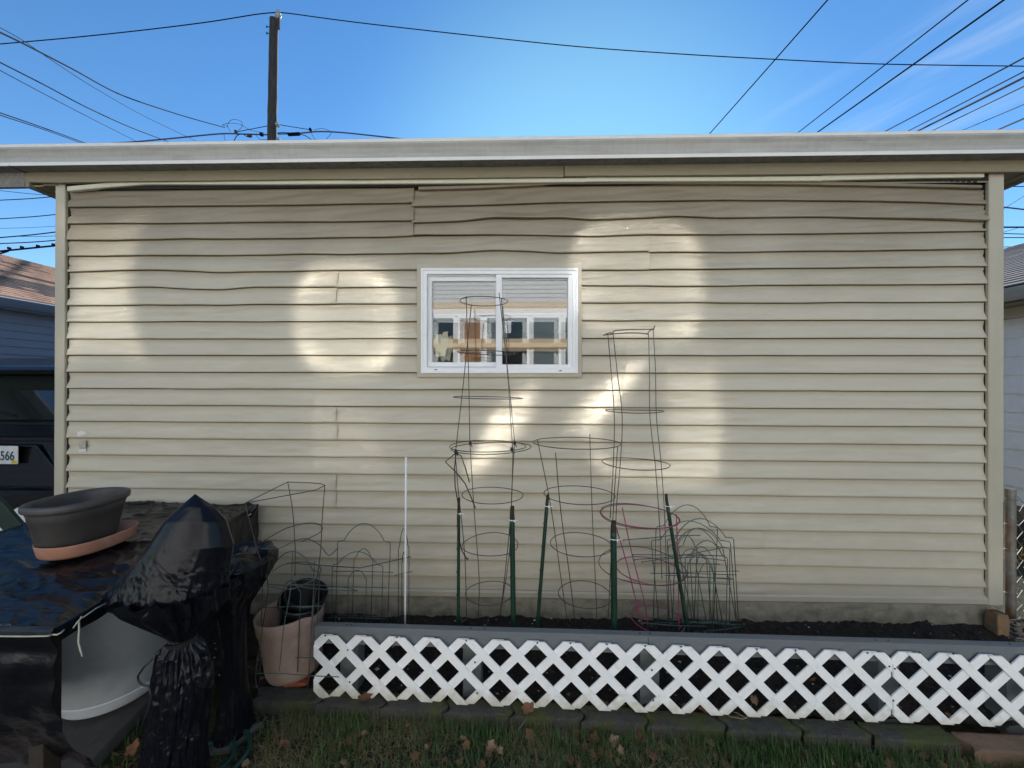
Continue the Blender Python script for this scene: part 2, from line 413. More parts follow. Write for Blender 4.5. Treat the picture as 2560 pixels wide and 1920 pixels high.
M_leaf = mat('dry_leaf', (.23, .105, .045), .8, var=.4, vscale=25, bump=.3, bscale=50)
M_leaf2 = mat('tan_leaf', (.34, .21, .12), .8, var=.35, vscale=25)
M_leaf3 = mat('dark_leaf', (.16, .075, .035), .8, var=.35, vscale=25)
M_twig = mat('dry_stem', (.22, .18, .12), .9)
M_grass = mat('grass_blade', (.045, .085, .018), .6, var=.35, vscale=3.5, layers=(((.14, .13, .05), 5, (1, 1, 1), .45, .6, .8),))
M_drygrass = mat('yellow_grass', (.45, .33, .08), .8, var=.3, vscale=9)
M_tape = mat('clear_tape', (.40, .36, .30), .25, var=.2, vscale=50)
M_tapew = mat('white_tape', (.66, .65, .62), .3, var=.1, vscale=50)
M_hsiding2 = mat('white_house_siding', (.78, .77, .74), .6, var=.04, vscale=3)
M_hsiding = mat('pale_house_siding', (.46, .46, .455), .6, var=.04, vscale=3)
M_tpaper = mat('cream_paper', (.55, .52, .38), .8)
M_lumber = mat('new_lumber', (.60, .45, .28), .7, var=.2, vscale=5, vstretch=(.3, 1, 5), layers=(((.3, .16, .07), 9, (1, 1, 1), .68, .75, .8),))
M_door = mat('brown_door', (.22, .10, .035), .5, var=.15, vscale=4)
M_hglass = mat('dark_house_glass', (.01, .012, .014), .05, spec=.8)
M_bounce_patio = mat('bounce_patio_concrete', (.60, .59, .55), .9, var=.1, vscale=3)

splash(M_lattice, .04, .15, (.42, .38, .22), .75, 26)
splash(M_conc, .12, .27, (.05, .042, .03), .9, 16)
def mirror_mat(name, refl, rough, tr=0.0):
    m = bpy.data.materials.new(name); m.use_nodes = True
    t = m.node_tree; N = t.nodes; N.clear()
    out = N.new('ShaderNodeOutputMaterial')
    g = N.new('ShaderNodeBsdfGlossy'); g.distribution = 'GGX'; g.inputs['Color'].default_value = (1, 1, 1, 1); g.inputs['Roughness'].default_value = rough
    d = N.new('ShaderNodeBsdfDiffuse'); d.inputs['Color'].default_value = (.01, .012, .013, 1)
    tr_ = N.new('ShaderNodeBsdfTransparent'); tr_.inputs['Color'].default_value = (.93, .95, .94, 1)
    mx_ = N.new('ShaderNodeMixShader'); mx_.inputs[0].default_value = refl
    t.links.new((tr_ if tr else d).outputs[0], mx_.inputs[1]); t.links.new(g.outputs[0], mx_.inputs[2]); t.links.new(mx_.outputs[0], out.inputs[0])
    return m
M_pane = mirror_mat('window_glass', .18, .0, 1)
M_pane2 = mirror_mat('window_glass_inner', .18, .0, 1)
M_sunpane = mirror_mat('upstairs_window_glass', .155, .047)
M_porchpane = mirror_mat('porch_window_glass', .03, .0)
M_porchpane.node_tree.nodes['Diffuse BSDF'].inputs['Color'].default_value = (.10, .12, .125, 1)

# ------------------------------------------------------------------ ground
m = MB(); m.box(-7, 7, -6.95, -4.3, -.2, .03)  # unseen pale slab added to bounce low sunlight toward the garage
tag(m.build('bounce_patio', M_bounce_patio), 'added unseen pale concrete paving that bounces sunlight onto the garage', 'bounce_patio', kind='structure')
m = MB()
m.grid(lambda u, v: V((lerp(-300, 300, u), lerp(-300, 300, v), 0.0)), 60, 60)
tag(m.build('ground', M_lawn), 'dark lawn earth', 'ground', kind='structure')

XL, XR = W(146, 800).x, W(2498, 900).x       # outer wall corners
GD = 6.2                                     # garage depth
ZB = W(2440, 1507).z                         # bottom of the siding
#PART2
# ------------------------------------------------------------------ the garage
garage = empty('garage', (0, 0, 0), 'long beige vinyl sided garage with one small white window', 'garage')
# course lines, traced as places on the wall: left end, (points between), right end
LT = [477, 519, 560.6, 601, 642, 679.4, 721.6, 763, 804.5, 847, 887.5, 929.2, 969.8, 1010.9, 1051.5, 1093, 1134.5, 1176]
RT = [474, 511, 554.6, 579, 622.8, 666, 710.3, 754.6, 799.7, 844.6, 888.3, 933.1, 977.7, 1022, 1066.3, 1111.1, 1155.4, 1199.5, 1243.8, 1287.5, 1332, 1376.9, 1420.9, 1466, 1496]
for k in range(18, 24): LT.append(1176 + 41.0 * (k - 17))
LT.append(1452)
mid = {0: [(600, 470), (1030, 464), (1046, 475), (1200, 470), (1400, 462), (1700, 461), (2000, 462), (2250, 467)],
       1: [(600, 515), (1028, 509), (1032, 518), (1200, 514), (1400, 507), (1800, 501), (2200, 504)],
       2: [(600, 557), (1028, 552.5), (1032, 557.5), (1150, 555), (1230, 546), (1330, 548), (1400, 545), (1480, 550), (1600, 547), (1690, 541), (1800, 545), (2000, 543), (2250, 547)],
       3: [(600, 597), (1000, 592), (1290, 587), (1500, 590), (1618, 587), (1800, 587), (2200, 583)],
       4: [(400, 640), (700, 637), (1000, 634), (1120, 633), (1240, 626), (1300, 628), (1380, 633), (1600, 629), (1720, 631), (2100, 628)],
       5: [(400, 675), (560, 681), (842, 677), (1040, 676), (1460, 676), (2000, 671)],
       6: [(400, 719), (560, 723), (640, 716), (838, 717), (846, 719), (1040, 718)]}
SX0, SX1 = W(172, 900).x, W(2462, 900).x
LINES = []
for k in range(25):
    P = [(178, LT[k])] + mid.get(k, []) + [(2459, RT[k])]
    pts = [(W(x, y).x, W(x, y).z) for x, y in P]
    LINES.append(pts)
def line_z(k, x, seg=None):
    pts = LINES[k]
    if seg is not None:
        q = [p for p in pts if seg[0] - .0012 <= p[0] <= seg[1] + .0012]
        if seg[0] > SX0 + .01 and q: q = [(seg[0], q[0][1])] + q
        if len(q) >= 1: pts = q
    z = interp(pts, x)
    a = interp(pts, x - .05); b = interp(pts, x + .05)
    if k in mid: z = .5 * z + .25 * (a + b)
    amp = .0016 if k > 8 else (.0052 if 3 <= k <= 7 and x < 1.2 else .0028)
    return z + amp * noise.noise(V((x * 1.7, k * 3.1, 1.0))) + amp * .7 * noise.noise(V((x * 4.1, k * 7.7, 5.0)))
SEAMS = {0: (W(1031, 500).x,), 1: (W(1031, 500).x,), 2: (W(1031, 500).x,), 3: (W(1618, 600).x,), 4: (W(1618, 600).x,),
         5: (W(842, 660).x,), 6: (W(840, 700).x,), 11: (W(1551, 900).x,), 12: (W(1551, 900).x,), 13: (W(838, 1020).x, W(1551, 1100).x), 14: (W(842, 1030).x, W(1551, 1110).x),
         15: (W(1551, 1130).x,), 17: (W(838, 1160).x,), 18: (W(838, 1210).x,), 9: (W(1555, 940).x,), 10: (W(1555, 960).x,), 20: (W(1900, 1210).x,), 21: (W(1900, 1210).x,)}
SX0, SX1 = W(172, 900).x, W(2462, 900).x
wxa, wxb = W(1045, 800).x, W(1452, 800).x
wza, wzb = W(1250, 938).z, W(1250, 664).z
m = MB(); m.lap = []
NX = 460
xs = [lerp(SX0, SX1, i / NX) for i in range(NX + 1)]
def course(k):
    st = SEAMS.get(k, ())
    bounds = [SX0] + [s for s in st] + [SX1]
    for si in range(len(bounds) - 1):
        x0, x1 = bounds[si], bounds[si + 1]
        n = max(3, int((x1 - x0) / .0125))
        lap_on = si == 0 and bool(st)       # the left panel laps over the right one
        ex = .012 if (si == 0 and st) else 0
        NV = 9
        b = len(m.v)
        for i in range(n + 1):
            x = lerp(x0, x1 + ex, i / n)
            zt, zb = line_z(k, x, (x0, x1) if st and k in mid else None) - .0052, line_z(k + 1, x, (x0, x1) if st and k + 1 in mid else None)
            h = max(.01, zt - zb)
            lift = -(.003 + .009 * math.exp(-(x1 + ex - x) / .035)) if lap_on else 0.0
            endd = min(x - SX0, SX1 - x)
            curl = .0075 * math.exp(-max(0, endd) / .018)
            topw = smooth(1.6, 2.6, zt)
            m.v.append((x, .010, zt + .001)); m.lap.append(0.0)
            for j in range(NV + 1):
                t = j / NV
                z = lerp(zt, zb, t)
                y = lerp(-.0015, -.0140, t ** 1.15)
                bell = math.sin(math.pi * min(1, t * 1.02))
                q = V((x * 1.1 + z * 2.6, z * 7.0 - x * .5, k * 1.7))
                nse = noise.fractal(q * 1.35, 1.0, 2.0, 4)
                amp = (.0042 if k < 9 else .0027) * (.55 + .75 * noise.noise(V((x * .9, k * 2.2, 9.0))) + .25)
                if x > 1.4: amp *= .45
                y += bell * nse * amp * 3.6
                rid = noise.noise(V((x * .8 + z * 9, z * 22 - x * 2.5, k * .9)))
                y += bell * (.0075 if k < 9 else .0038) * max(-.2, 1 - abs(rid) * 4.5) * (.35 if x > 1.4 and k > 5 else 1)
                y += curl * bell + lift * (.25 + .75 * bell)
                if k == 1: y -= t * t * (.011 * math.exp(-((x + .05) / .32) ** 2) + .014 * smooth(1.7, 2.5, x))
                elif 2 <= k <= 5: y -= t * t * .007 * max(0, noise.noise(V((x * 1.1, k * 5.3, 2))))
                m.v.append((x, y, z)); m.lap.append(t)
            # the butt edge turned back under
            m.v.append((x, y + .0012, zb - .0008))
            m.v.append((x, .006, zb + .0002)); m.lap += [1.0, 1.0]
        NV2 = NV + 3
        for i in range(n):
            xm = lerp(x0, x1, (i + .5) / n)
            zm = (line_z(k, xm) + line_z(k + 1, xm)) / 2
            if wxa + .008 < xm < wxb - .008 and wza + .03 < zm < wzb - .03: continue
            for j in range(NV2):
                a = b + i * (NV2 + 1) + j
                m.face([a, a + NV2 + 1, a + NV2 + 2, a + 1])
for k in range(24): course(k)
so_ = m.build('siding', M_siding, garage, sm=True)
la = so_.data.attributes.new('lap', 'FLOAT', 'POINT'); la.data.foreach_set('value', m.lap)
# sheathing behind, so nothing shows through: three other walls and the back of this one
m = MB()
m.box(XL + .02, XR - .02, .02, .10, ZB + .01, 2.66)
# an opening for the window: rebuilt as four pieces round it
m = MB()
for (a, b_, c, d) in ((XL + .02, wxa + .02, ZB + .01, 2.76), (wxb - .02, XR - .02, ZB + .01, 2.76), (wxa + .02, wxb - .02, ZB + .01, wza + .02), (wxa + .02, wxb - .02, wzb - .02, 2.76)):
    m.box(a, b_, .012, .10, c, d)
m.build('sheathing', M_felt, garage)
m = MB()
m.box(XL + .01, XL + .08, .10, GD, ZB + .01, 2.90); m.box(XR - .08, XR - .01, .10, GD, ZB + .01, 2.90); m.box(XL + .01, XR - .01, GD, GD + .1, ZB + .01, 2.90)
for zz in range(24):                          # courses of the side walls
    z = ZB + .02 + zz * .1016
    for X, s in ((XL + .01, -1), (XR - .01, 1)):
        b = len(m.v)
        for (dx, z_) in ((0.001, z + .1), (.013, z), (.001, z)):
            for yy in (.06, GD + .1): m.v.append((X + s * dx, yy, z_))
        m.face([b, b + 1, b + 3, b + 2]); m.face([b + 2, b + 3, b + 5, b + 4])
m.build('side_walls', M_siding, garage)
# corner posts
def corner(px_out, px_in, px_bot, ytop, ybot, s):
    m = MB()
    n = 24
    for side in range(1):
        b = len(m.v)
        for i in range(n + 1):
            t = i / n; z = lerp(W(px_in, ybot).z, W(px_in, ytop).z, t)
            xo = lerp(W(px_bot, 1400).x, W(px_out, 500).x, t) + .0015 * noise.noise(V((t * 6, s, 0)))
            wd = abs(W(px_in, 900).x - W(px_out, 900).x)
            xi = xo - s * wd
            yf = -.022 + .0012 * noise.noise(V((t * 9, s, 4)))
            for (x, y) in ((xo, .08), (xo, yf + .004), (xo - s * .004, yf), (xi + s * .004, yf), (xi, yf + .004), (xi, yf + .02), (xi + s * .02, yf + .022), (xi + s * .02, .01)):
                m.v.append((x, y, z))
        for i in range(n):
            for j in range(7):
                a = b + i * 8 + j
                m.face([a, a + 8, a + 9, a + 1])
        m.face([b + j for j in range(8)]); m.face([b + n * 8 + j for j in range(8)][::-1])
    return m.build('corner_post', M_trim, garage)
corner(148, 172, 144, 461, 1500, -1)
corner(2499.5, 2462, 2497.5, 432, 1507, 1)
# dark returns beside the posts (the channel the siding runs into)
for (a, b_) in ((SX0 - .006, SX0 + .004), (SX1 - .004, SX1 + .006)):
    m = MB(); m.box(a, b_, -.004, .011, ZB + .03, 2.74); m.build('channel', M_dark, garage)
# starter strip under the last course
m = MB()
P = [(XL + .03, W(200, 1466).z), (W(660, 1482).x, W(660, 1481).z), (W(1500, 1495).x, W(1500, 1494).z), (SX1 + .02, ZB + .0)]
n = 60; b = 0
for i in range(n + 1):
    x = lerp(XL + .03, SX1 - .002, i / n); z = interp(P, x) + .001 * noise.noise(V((x * 3, 0, 0)))
    for (y, zz) in ((-.0075, .046), (-.019, .03), (-.019, .004), (-.015, 0), (.01, 0)):
        m.v.append((x, y, z + zz))
for i in range(n):
    for j in range(4):
        a = i * 5 + j; m.face([a, a + 5, a + 6, a + 1])
m.build('starter_strip', M_trim, garage)
# foundation
m = MB()
def fnd(u, v):
    x = lerp(XL + .05, XR - .04, u); z = lerp(-.05, interp(P, x) + .004, v)
    y = .0 + .012 * noise.fractal(V((x * 4, z * 9, 0)), 1, 2, 4) - .02 * (1 - v)
    return V((x, y, z))
m.grid(fnd, 260, 14)
m.box(XL + .05, XR - .05, .03, GD + .05, -.05, ZB - .04)
m.build('foundation', M_conc, garage, sm=True)

# head trim: the sagging cream channel
m = MB()
T1 = [(168, 466, 12), (260, 458, 11), (360, 451, 10), (700, 450, 11), (1100, 448.5, 10), (1466, 445, 10), (1467, 444, 10), (1900, 441.5, 11), (2048, 440, 12), (2060, 439, 12), (2300, 435, 10), (2460, 433, 10)]
pts = []
for i in range(len(T1) - 1):
    x0, y0, h0 = T1[i]; x1, y1, h1 = T1[i + 1]
    nn = max(1, int((x1 - x0) / 30))
    for j in range(nn):
        t = j / nn; pts.append((lerp(x0, x1, t), lerp(y0, y1, t), lerp(h0, h1, t)))
pts.append(T1[-1])
b = 0
for (px, py, h) in pts:
    a_, c_ = W(px, py, -.034), W(px, py + h, -.034)
    wv = .0012 * noise.noise(V((px * .01, 0, 0)))
    for (y, z) in ((-.02, a_.z + .004), (-.034, a_.z + wv), (-.036, c_.z + .003 + wv), (-.033, c_.z), (-.012, c_.z + .001)):
        m.v.append((a_.x, y, z))
for i in range(len(pts) - 1):
    for j in range(4):
        a = i * 5 + j; m.face([a, a + 5, a + 6, a + 1])
for px in (1467, 2050):                      # joints
    q = W(px, 450, -.0365); m.box(q.x - .001, q.x + .001, -.0372, -.0345, q.z - .010, q.z + .012)
m.build('head_trim', M_strip, garage)
# second channel under it on the right, with the slotted nailing hem
m = MB()
T2 = [(1046, 466, 9), (1200, 462, 9), (1400, 455, 6), (1700, 454, 6), (1950, 453, 8), (2080, 453, 10), (2250, 457, 9), (2456, 462, 8)]
for (px, py, h) in T2:
    a_ = W(px, py, -.02); c_ = W(px, py + h, -.02)
    for (y, z) in ((-.003, a_.z), (-.019, a_.z - .002), (-.021, c_.z + .002), (-.006, c_.z)): m.v.append((a_.x, y, z))
for i in range(len(T2) - 1):
    for j in range(3):
        a = i * 4 + j; m.face([a, a + 4, a + 5, a + 1])
m.build('utility_channel', M_siding, garage)
for i in range(9):
    q = W(1060 + i * 18, 458 - i * .7, -.024); m = MB(); m.box(q.x - .008, q.x + .008, -.0235, -.0205, q.z - .002, q.z + .003); m.build('nail_slot', M_dark, garage)
for i in range(14):
    q = W(2250 + i * 14.5, 449.5 + i * .35, -.0205); m = MB(); m.box(q.x - .010, q.x + .010, -.0205, -.018, q.z - .003, q.z + .003); m.build('nail_slot', M_dark, garage)
m = MB()
m.grid(lambda u, v: V((lerp(W(2050, 450).x, SX1, u), -.0175, lerp(W(2200, 462 + 0).z, W(2200, 440).z, v) + lerp(.003, -.004, u))), 12, 2)
m.build('nailing_hem', M_siding, garage)

# frieze boards, gutter, roof
OV = .146
def band(name, M, y, T, ny=1, th=.02, wob=0.0):
    m = MB(); pts = []
    for i in range(len(T) - 1):
        x0, a0, b0 = T[i]; x1, a1, b1 = T[i + 1]
        nn = max(1, int((x1 - x0) / 40))
        for j in range(nn):
            t = j / nn; pts.append((lerp(x0, x1, t), lerp(a0, a1, t), lerp(b0, b1, t)))
    pts.append(T[-1])
    for (px, ya, yb) in pts:
        A, B = W(px, ya, y), W(px, yb, y)
        wv = wob * noise.noise(V((px * .012, y * 9, 0)))
        for (yy, z) in ((y + th, A.z), (y, A.z), (y, B.z + wv), (y + th, B.z + wv)): m.v.append((A.x, yy, z))
    for i in range(len(pts) - 1):
        for j in range(4):
            a = i * 4 + j; a2 = i * 4 + (j + 1) % 4; m.face([a, a + 4, a2 + 4, a2])
    m.face([0, 1, 2, 3]); e = (len(pts) - 1) * 4; m.face([e + 3, e + 2, e + 1, e])
    return m.build(name, M, garage)
band('frieze_board', M_fascia, -.050, [(52, 421, 455), (150, 418, 456), (400, 415, 452), (1409, 400, 442)], wob=.002)
band('frieze_board', M_fascia, -.054, [(1411.5, 400, 439.5), (1800, 400, 437), (2400, 396, 430), (2640, 393, 428)], wob=.001)
band('wall_plate', M_dark, -.018, [(150, 425, 475), (2495, 400, 452)])
ZG1 = W(500, 352.5, -OV).z; ZG2 = W(2400, 324.5, -OV).z
GXL, GXR = W(8, 400, -OV).x, XR + .20
def gz(x): return lerp(ZG1, ZG2, (x - W(500, 355, -OV).x) / (W(2400, 331, -OV).x - W(500, 355, -OV).x))
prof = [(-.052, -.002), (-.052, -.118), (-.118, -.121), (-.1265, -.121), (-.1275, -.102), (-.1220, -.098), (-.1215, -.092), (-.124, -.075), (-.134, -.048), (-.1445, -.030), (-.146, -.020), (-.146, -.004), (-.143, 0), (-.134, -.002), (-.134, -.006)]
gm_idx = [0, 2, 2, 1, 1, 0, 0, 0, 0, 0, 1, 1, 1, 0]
m = MB(); n = 80
NP = len(prof)
GX0, GX1 = -3.36, XR + .50
for i in range(n + 1):
    x = lerp(GX0, GX1, i / n); w_ = .0016 * noise.noise(V((x * 1.3, 0, 3)))
    for (d, z) in prof: m.v.append((x, d + w_, gz(x) + z * .97 + w_ * .5))
for i in range(n):
    for j in range(NP - 1):
        a = i * NP + j; m.face([a, a + NP, a + NP + 1, a + 1], gm_idx[j])
m.face([j for j in range(NP)]); m.face([n * NP + j for j in range(NP)][::-1])
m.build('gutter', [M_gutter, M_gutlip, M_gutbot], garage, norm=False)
xs_ = W(22, 409, -.13).x
m = MB(); m.box(xs_ - .001, xs_ + .001, -.1285, -.05, gz(xs_) - .1195, gz(xs_) - .1145); m.build('gutter_seam', M_dark, garage)
# low hip roof
m = MB(); E = .128
x0, x1, y0, y1 = -3.33, XR + .47, -E, GD + .1 + E
zr0, zr1 = gz(XL) - .003, gz(XR) - .003
hx = (y1 - y0) / 2; ry = (y0 + y1) / 2
cx_ = (x0 + x1) / 2
A_ = [(x0, y0, zr0), (x1, y0, zr1), (x1, y1, zr1), (x0, y1, zr0), (cx_ - .1, ry, 3.92), (cx_ + .1, ry, 3.92)]
m.v += A_
for q in ((0, 1, 5, 4), (1, 2, 5), (2, 3, 4, 5), (3, 0, 4)): m.face(q)
m.build('roof', M_shingle, garage)
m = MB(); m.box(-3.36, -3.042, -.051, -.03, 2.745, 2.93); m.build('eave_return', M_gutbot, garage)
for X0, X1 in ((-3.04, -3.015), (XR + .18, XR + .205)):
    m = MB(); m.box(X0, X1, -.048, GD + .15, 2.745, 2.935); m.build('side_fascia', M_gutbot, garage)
for X0, X1, X2 in ((-3.0145, -2.955, XL + .02), (XR + .1795, XR + .12, XR - .02)):
    m = MB(); m.box(min(X0, X1), max(X0, X1), -.028, GD, 2.757, 2.767); m.build('soffit', M_fascia, garage)
    m = MB(); m.box(min(X1, X2), max(X1, X2), -.028, GD, 2.764, 2.774); m.build('soffit', M_fascia, garage)

# window
win = MB()
Yc = -.030
def rect_frame(mb, px0, py0, px1, py1, qx0, qy0, qx1, qy1, y0, y1, skew=0, m=0):
    """a mitred frame between two rectangles, all given as places on the wall"""
    o = [W(px0, py0, y0), W(px1, py0, y0), W(px1, py1, y0), W(px0, py1, y0)]
    i_ = [W(qx0, qy0, y0), W(qx1, qy0, y0), W(qx1, qy1, y0), W(qx0, qy1, y0)]
    b = len(mb.v)
    for y in (y0, y1):
        for p in o + i_: mb.v.append((p.x, y, p.z))
    for k in range(4):
        k2 = (k + 1) % 4
        mb.face([b + k, b + k2, b + 4 + k2, b + 4 + k], m)
        mb.face([b + 8 + k, b + 12 + k, b + 12 + k2, b + 8 + k2], m)
        mb.face([b + k, b + 8 + k, b + 8 + k2, b + k2], m)
        mb.face([b + 4 + k, b + 4 + k2, b + 12 + k2, b + 12 + k], m)
rect_frame(win, 1042, 660, 1454, 943, 1053, 671, 1444, 932, -.026, .03)
casing = None
wf = MB()
winE = MB()
rect_frame(wf, 1052, 670, 1445, 933, 1057, 675, 1440, 928, -.034, .05)
rect_frame(wf, 1056.5, 674.5, 1440.5, 928.5, 1067, 685, 1431, 918, -.028, .05)
# fixed light, right
rect_frame(wf, 1240, 684.5, 1431.5, 918.5, 1255, 694, 1420, 911, -.021, .03)
window = wf.build('window', M_white, garage, bevel=.0012)
window['label'] = 'small white sliding window reflecting the house opposite'
win.build('casing', M_trim, window, bevel=.0015)
s = MB()
rect_frame(s, 1066.5, 688, 1243, 917, 1079.5, 702.5, 1239.5, 905.5, .004, .03)
s.box(W(1068, 690).x, W(1239, 690).x, -.006, .012, W(1068, 691.5).z, W(1068, 685.5).z)
s.build('sliding_sash', M_white, window, bevel=.0012)
for px, py in ((1089.5, 924.3), (1401, 926.5)):
    s = MB()
    q = W(px, py, -.0285); s.lathe([(0, -.001), (.0085, -.001), (.0085, .001), (0, .001)], n=16, sx=1, sy=.35, M=Matrix.Rotation(R(90), 3, 'X'), c=(q.x, -.0287, q.z))
    s.build('weep_hole', M_dark, window)
def pane(nm, x0, y0, x1, y1, Y, M, tilt=0.0, bow=0.0, yawt=0.0):
    g = MB(); A, B = W(x0, y1, Y), W(x1, y0, Y)
    g.grid(lambda u, v: V((lerp(A.x, B.x, u), Y + tilt * (v - .5) + yawt * (u - .5) + bow * ((2 * u - 1) ** 2 + (2 * v - 1) ** 2 - 1), lerp(A.z, B.z, v))), 16, 16)
    return g.build(nm, M, window, sm=True)
pane('pane', 1079.5, 702.5, 1239.5, 905.5, .016, M_pane)
pane('pane', 1079.5, 702.5, 1239.5, 905.5, .029, M_pane2, tilt=.0035, yawt=-.003)
pane('pane', 1255, 694, 1420, 911, -.004, M_pane)
pane('pane', 1255, 694, 1420, 911, .010, M_pane2, tilt=.0035, yawt=.003)
# garage inside: floor, ceiling
m = MB(); m.box(XL + .05, XR - .05, .11, GD - .02, 2.70, 2.73)
m.build('ceiling_board', M_felt, garage)
m = MB(); m.box(XL + .1, XR - .1, .11, GD - .05, .02, .05)
m.build('slab_floor', M_conc, garage)

# tape on the siding
m = MB()
A = W(194, 1079, -.013); B = W(214, 1130, -.013)
def tp(u, v):
    px = lerp(lerp(196, 198, v), lerp(215, 214, v), u); py = lerp(1101, 1121, v)
    q = W(px, py, -.0165 - .002 * v); return q
m.grid(tp, 4, 6, 0)
m.grid(lambda u, v: W(lerp(193, 215, u), lerp(lerp(1078, 1077, u) + 2 * math.sin(u * 9), lerp(1092, 1086, u), v), -.0175), 4, 3, 1)
m.grid(lambda u, v: W(lerp(197, 215, u), lerp(1123, 1130, v) - u * 1.0, -.0185), 4, 2, 1)
tag(m.build('tape_strip', [M_tape, M_tapew]), 'torn strip of clear and white tape stuck on the beige siding', 'tape')
#PART3
# ------------------------------------------------------------------ the house opposite (behind the camera, seen in the window)
HY = -6.9
house = empty('house', (0, HY, 0), 'pale sided house with porch windows reflected in the garage window', 'house')
m = MB()
def vz(py): return 1.55 + (962.4 - py) / F * (2.288 - HY)     # height of something the window reflects
def vx(px): return (px - 1280) / F * (2.288 - HY) - .0323 * (2.288 - HY) * 1.0
HX0, HX1 = -6.5, 6.5
zsid = vz(755)
mid_part = ((-3.2, 3.2, zsid + .0, 4.7),)
for (a, b_, c, d) in ((HX0, HX1, 4.7, 7.4), (HX0, -3.2, -.1, 4.7), (3.2, HX1, -.1, 4.7), (-3.2, 3.2, -.1, 1.35)) + mid_part:
    nco = int((d - c) / .1016) + 1
    for i in range(nco):
        z0 = c + i * .1016; z1 = min(d, z0 + .1016)
        if z1 - z0 < .005: continue
        b = len(m.v)
        for (dy, z) in ((.001, z1), (.014, z0), (0, z0)):
            for x in (a, b_): m.v.append((x, HY + dy, z))
        mi = 1 if (a, b_, c, d) in mid_part else 0
        m.face([b, b + 1, b + 3, b + 2], mi); m.face([b + 2, b + 3, b + 5, b + 4], mi)
m.box(HX0, HX1, HY - 7, HY - .002, -.1, 7.4)
m.build('wall', [M_hsiding2, M_hsiding], house)
m = MB()
b = 0
for x in (HX0 - .4, HX1 + .4):
    for (y, z) in ((HY + .35, 7.35), (HY - 3.5, 9.2), (HY - 7.4, 7.35), (HY - 3.5, 7.9)): m.v.append((x, y, z))
m.face([0, 1, 2, 3]); m.face([7, 6, 5, 4]); m.face([0, 4, 5, 1]); m.face([1, 5, 6, 2]); m.face([2, 6, 7, 3]); m.face([3, 7, 4, 0])
m.build('roof', M_shingle, house)
m = MB(); m.box(-3.3, 3.3, HY - .001, HY + .05, vz(771), vz(755)); m.box(-3.3, 3.3, HY + .075, HY + .11, vz(869), vz(848))  # lower box is added, standing in for the beam's doubled reflection
m.build('beam_and_reflection', M_lumber, house)
m = MB(); m.box(-3.2, 3.2, HY - .001, HY + .04, vz(789), vz(771.5)); m.box(-3.2, 3.2, HY - .001, HY + .05, 1.35, 1.5)
m.build('head_casing', M_white, house)
wx = [vx(p) for p in (934, 1007, 1078, 1140, 1207, 1318, 1327, 1402, 1478, 1551, 1625)]
posts = [-3.15, -2.4, vx(1003), vx(1073), vx(1140), vx(1208), vx(1247), vx(1325), vx(1404), vx(1480), 2.5, 3.15]
for i in range(len(posts) - 1):
    a, b_ = posts[i] + .03, posts[i + 1] - .03
    fr = MB(); zt, zb = vz(789.5), 1.5
    fr.box(a, a + .05, HY - .001, HY + .035, zb, zt); fr.box(b_ - .05, b_, HY - .001, HY + .035, zb, zt)
    fr.box(a + .05, b_ - .05, HY - .001, HY + .035, zt - .05, zt); fr.box(a + .05, b_ - .05, HY - .001, HY + .035, zb, zb + .05)
    fr.box(a + .05, b_ - .05, HY - .001, HY + .03, (zb + zt) / 2 - .02 + .1, (zb + zt) / 2 + .02 + .1)
    o = fr.build('porch_window', M_white, house)
    g = MB(); g.box(a + .05, b_ - .05, HY + .001, HY + .012, zb + .05, zt - .05)
    g.build('pane', M_door if i == 4 else (M_hglass if i in (3, 6) else M_porchpane), o)
pp = MB(); pp.box(posts[6] + .09, posts[6] + .29, HY + .014, HY + .017, vz(833), vz(803))
pp.build('paper_notice', M_white, house)
tx, tz = vx(1105), vz(862)
pp = MB(); pl = [(-.20, .27), (-.13, .22), (-.06, .26), (.0, .21), (.05, .30), (.20, .31), (.21, -.02), (.15, -.13), (.10, -.30), (-.02, -.26), (-.12, -.32), (-.21, -.24)]
pp.prism([(tx + a * .72, tz + b_) for a, b_ in pl], HY + .125, HY + .130)
pp.build('torn_paper', M_tpaper, house)
# upstairs windows: slightly bowed panes that throw the low sun back on the garage
DIR = V((math.sin(R(SUN_AZ)) * math.cos(R(SUN_EL)), -math.cos(R(SUN_AZ)) * math.cos(R(SUN_EL)), math.sin(R(SUN_EL))))
# a pane whose light lands at wall point (x,z): step back along the mirrored ray
def pane_at(px, py):
    p = W(px, py, 0.0); d = V((math.sin(R(SUN_AZ)) * math.cos(R(SUN_EL)), -math.cos(R(SUN_AZ)) * math.cos(R(SUN_EL)), math.sin(R(SUN_EL))))
    t = -(HY + .03) / -d.y
    t = (HY + .03) / d.y
    return p + d * t
LP = abs((HY) / math.cos(R(SUN_EL)) / math.cos(R(SUN_AZ)))
def up_window(cpx, cpy, panes, frame=True):
    for (px, py, w0, h0, fn, nm) in panes:
        c = pane_at(px, py)
        g = MB()
        N = 40
        g.grid(lambda u, v: V((c.x + (u - .5) * w0, HY + .03 + fn((u - .5) * w0, (v - .5) * h0), c.z + (v - .5) * h0)), N, N)
        fr = MB()
        x0, x1, z0, z1 = c.x - w0 / 2, c.x + w0 / 2, c.z - h0 / 2, c.z + h0 / 2
        t = .05
        fr.box(x0 - t, x0, HY + .0, HY + .035, z0 - t, z1 + t); fr.box(x1, x1 + t, HY + .0, HY + .035, z0 - t, z1 + t)
        fr.box(x0, x1, HY + .0, HY + .035, z0 - t, z0); fr.box(x0, x1, HY + .0, HY + .035, z1, z1 + t)
        fo = fr.build('upstairs_window', M_white, house)
        g.build('pane', M_sunpane, fo, sm=True)
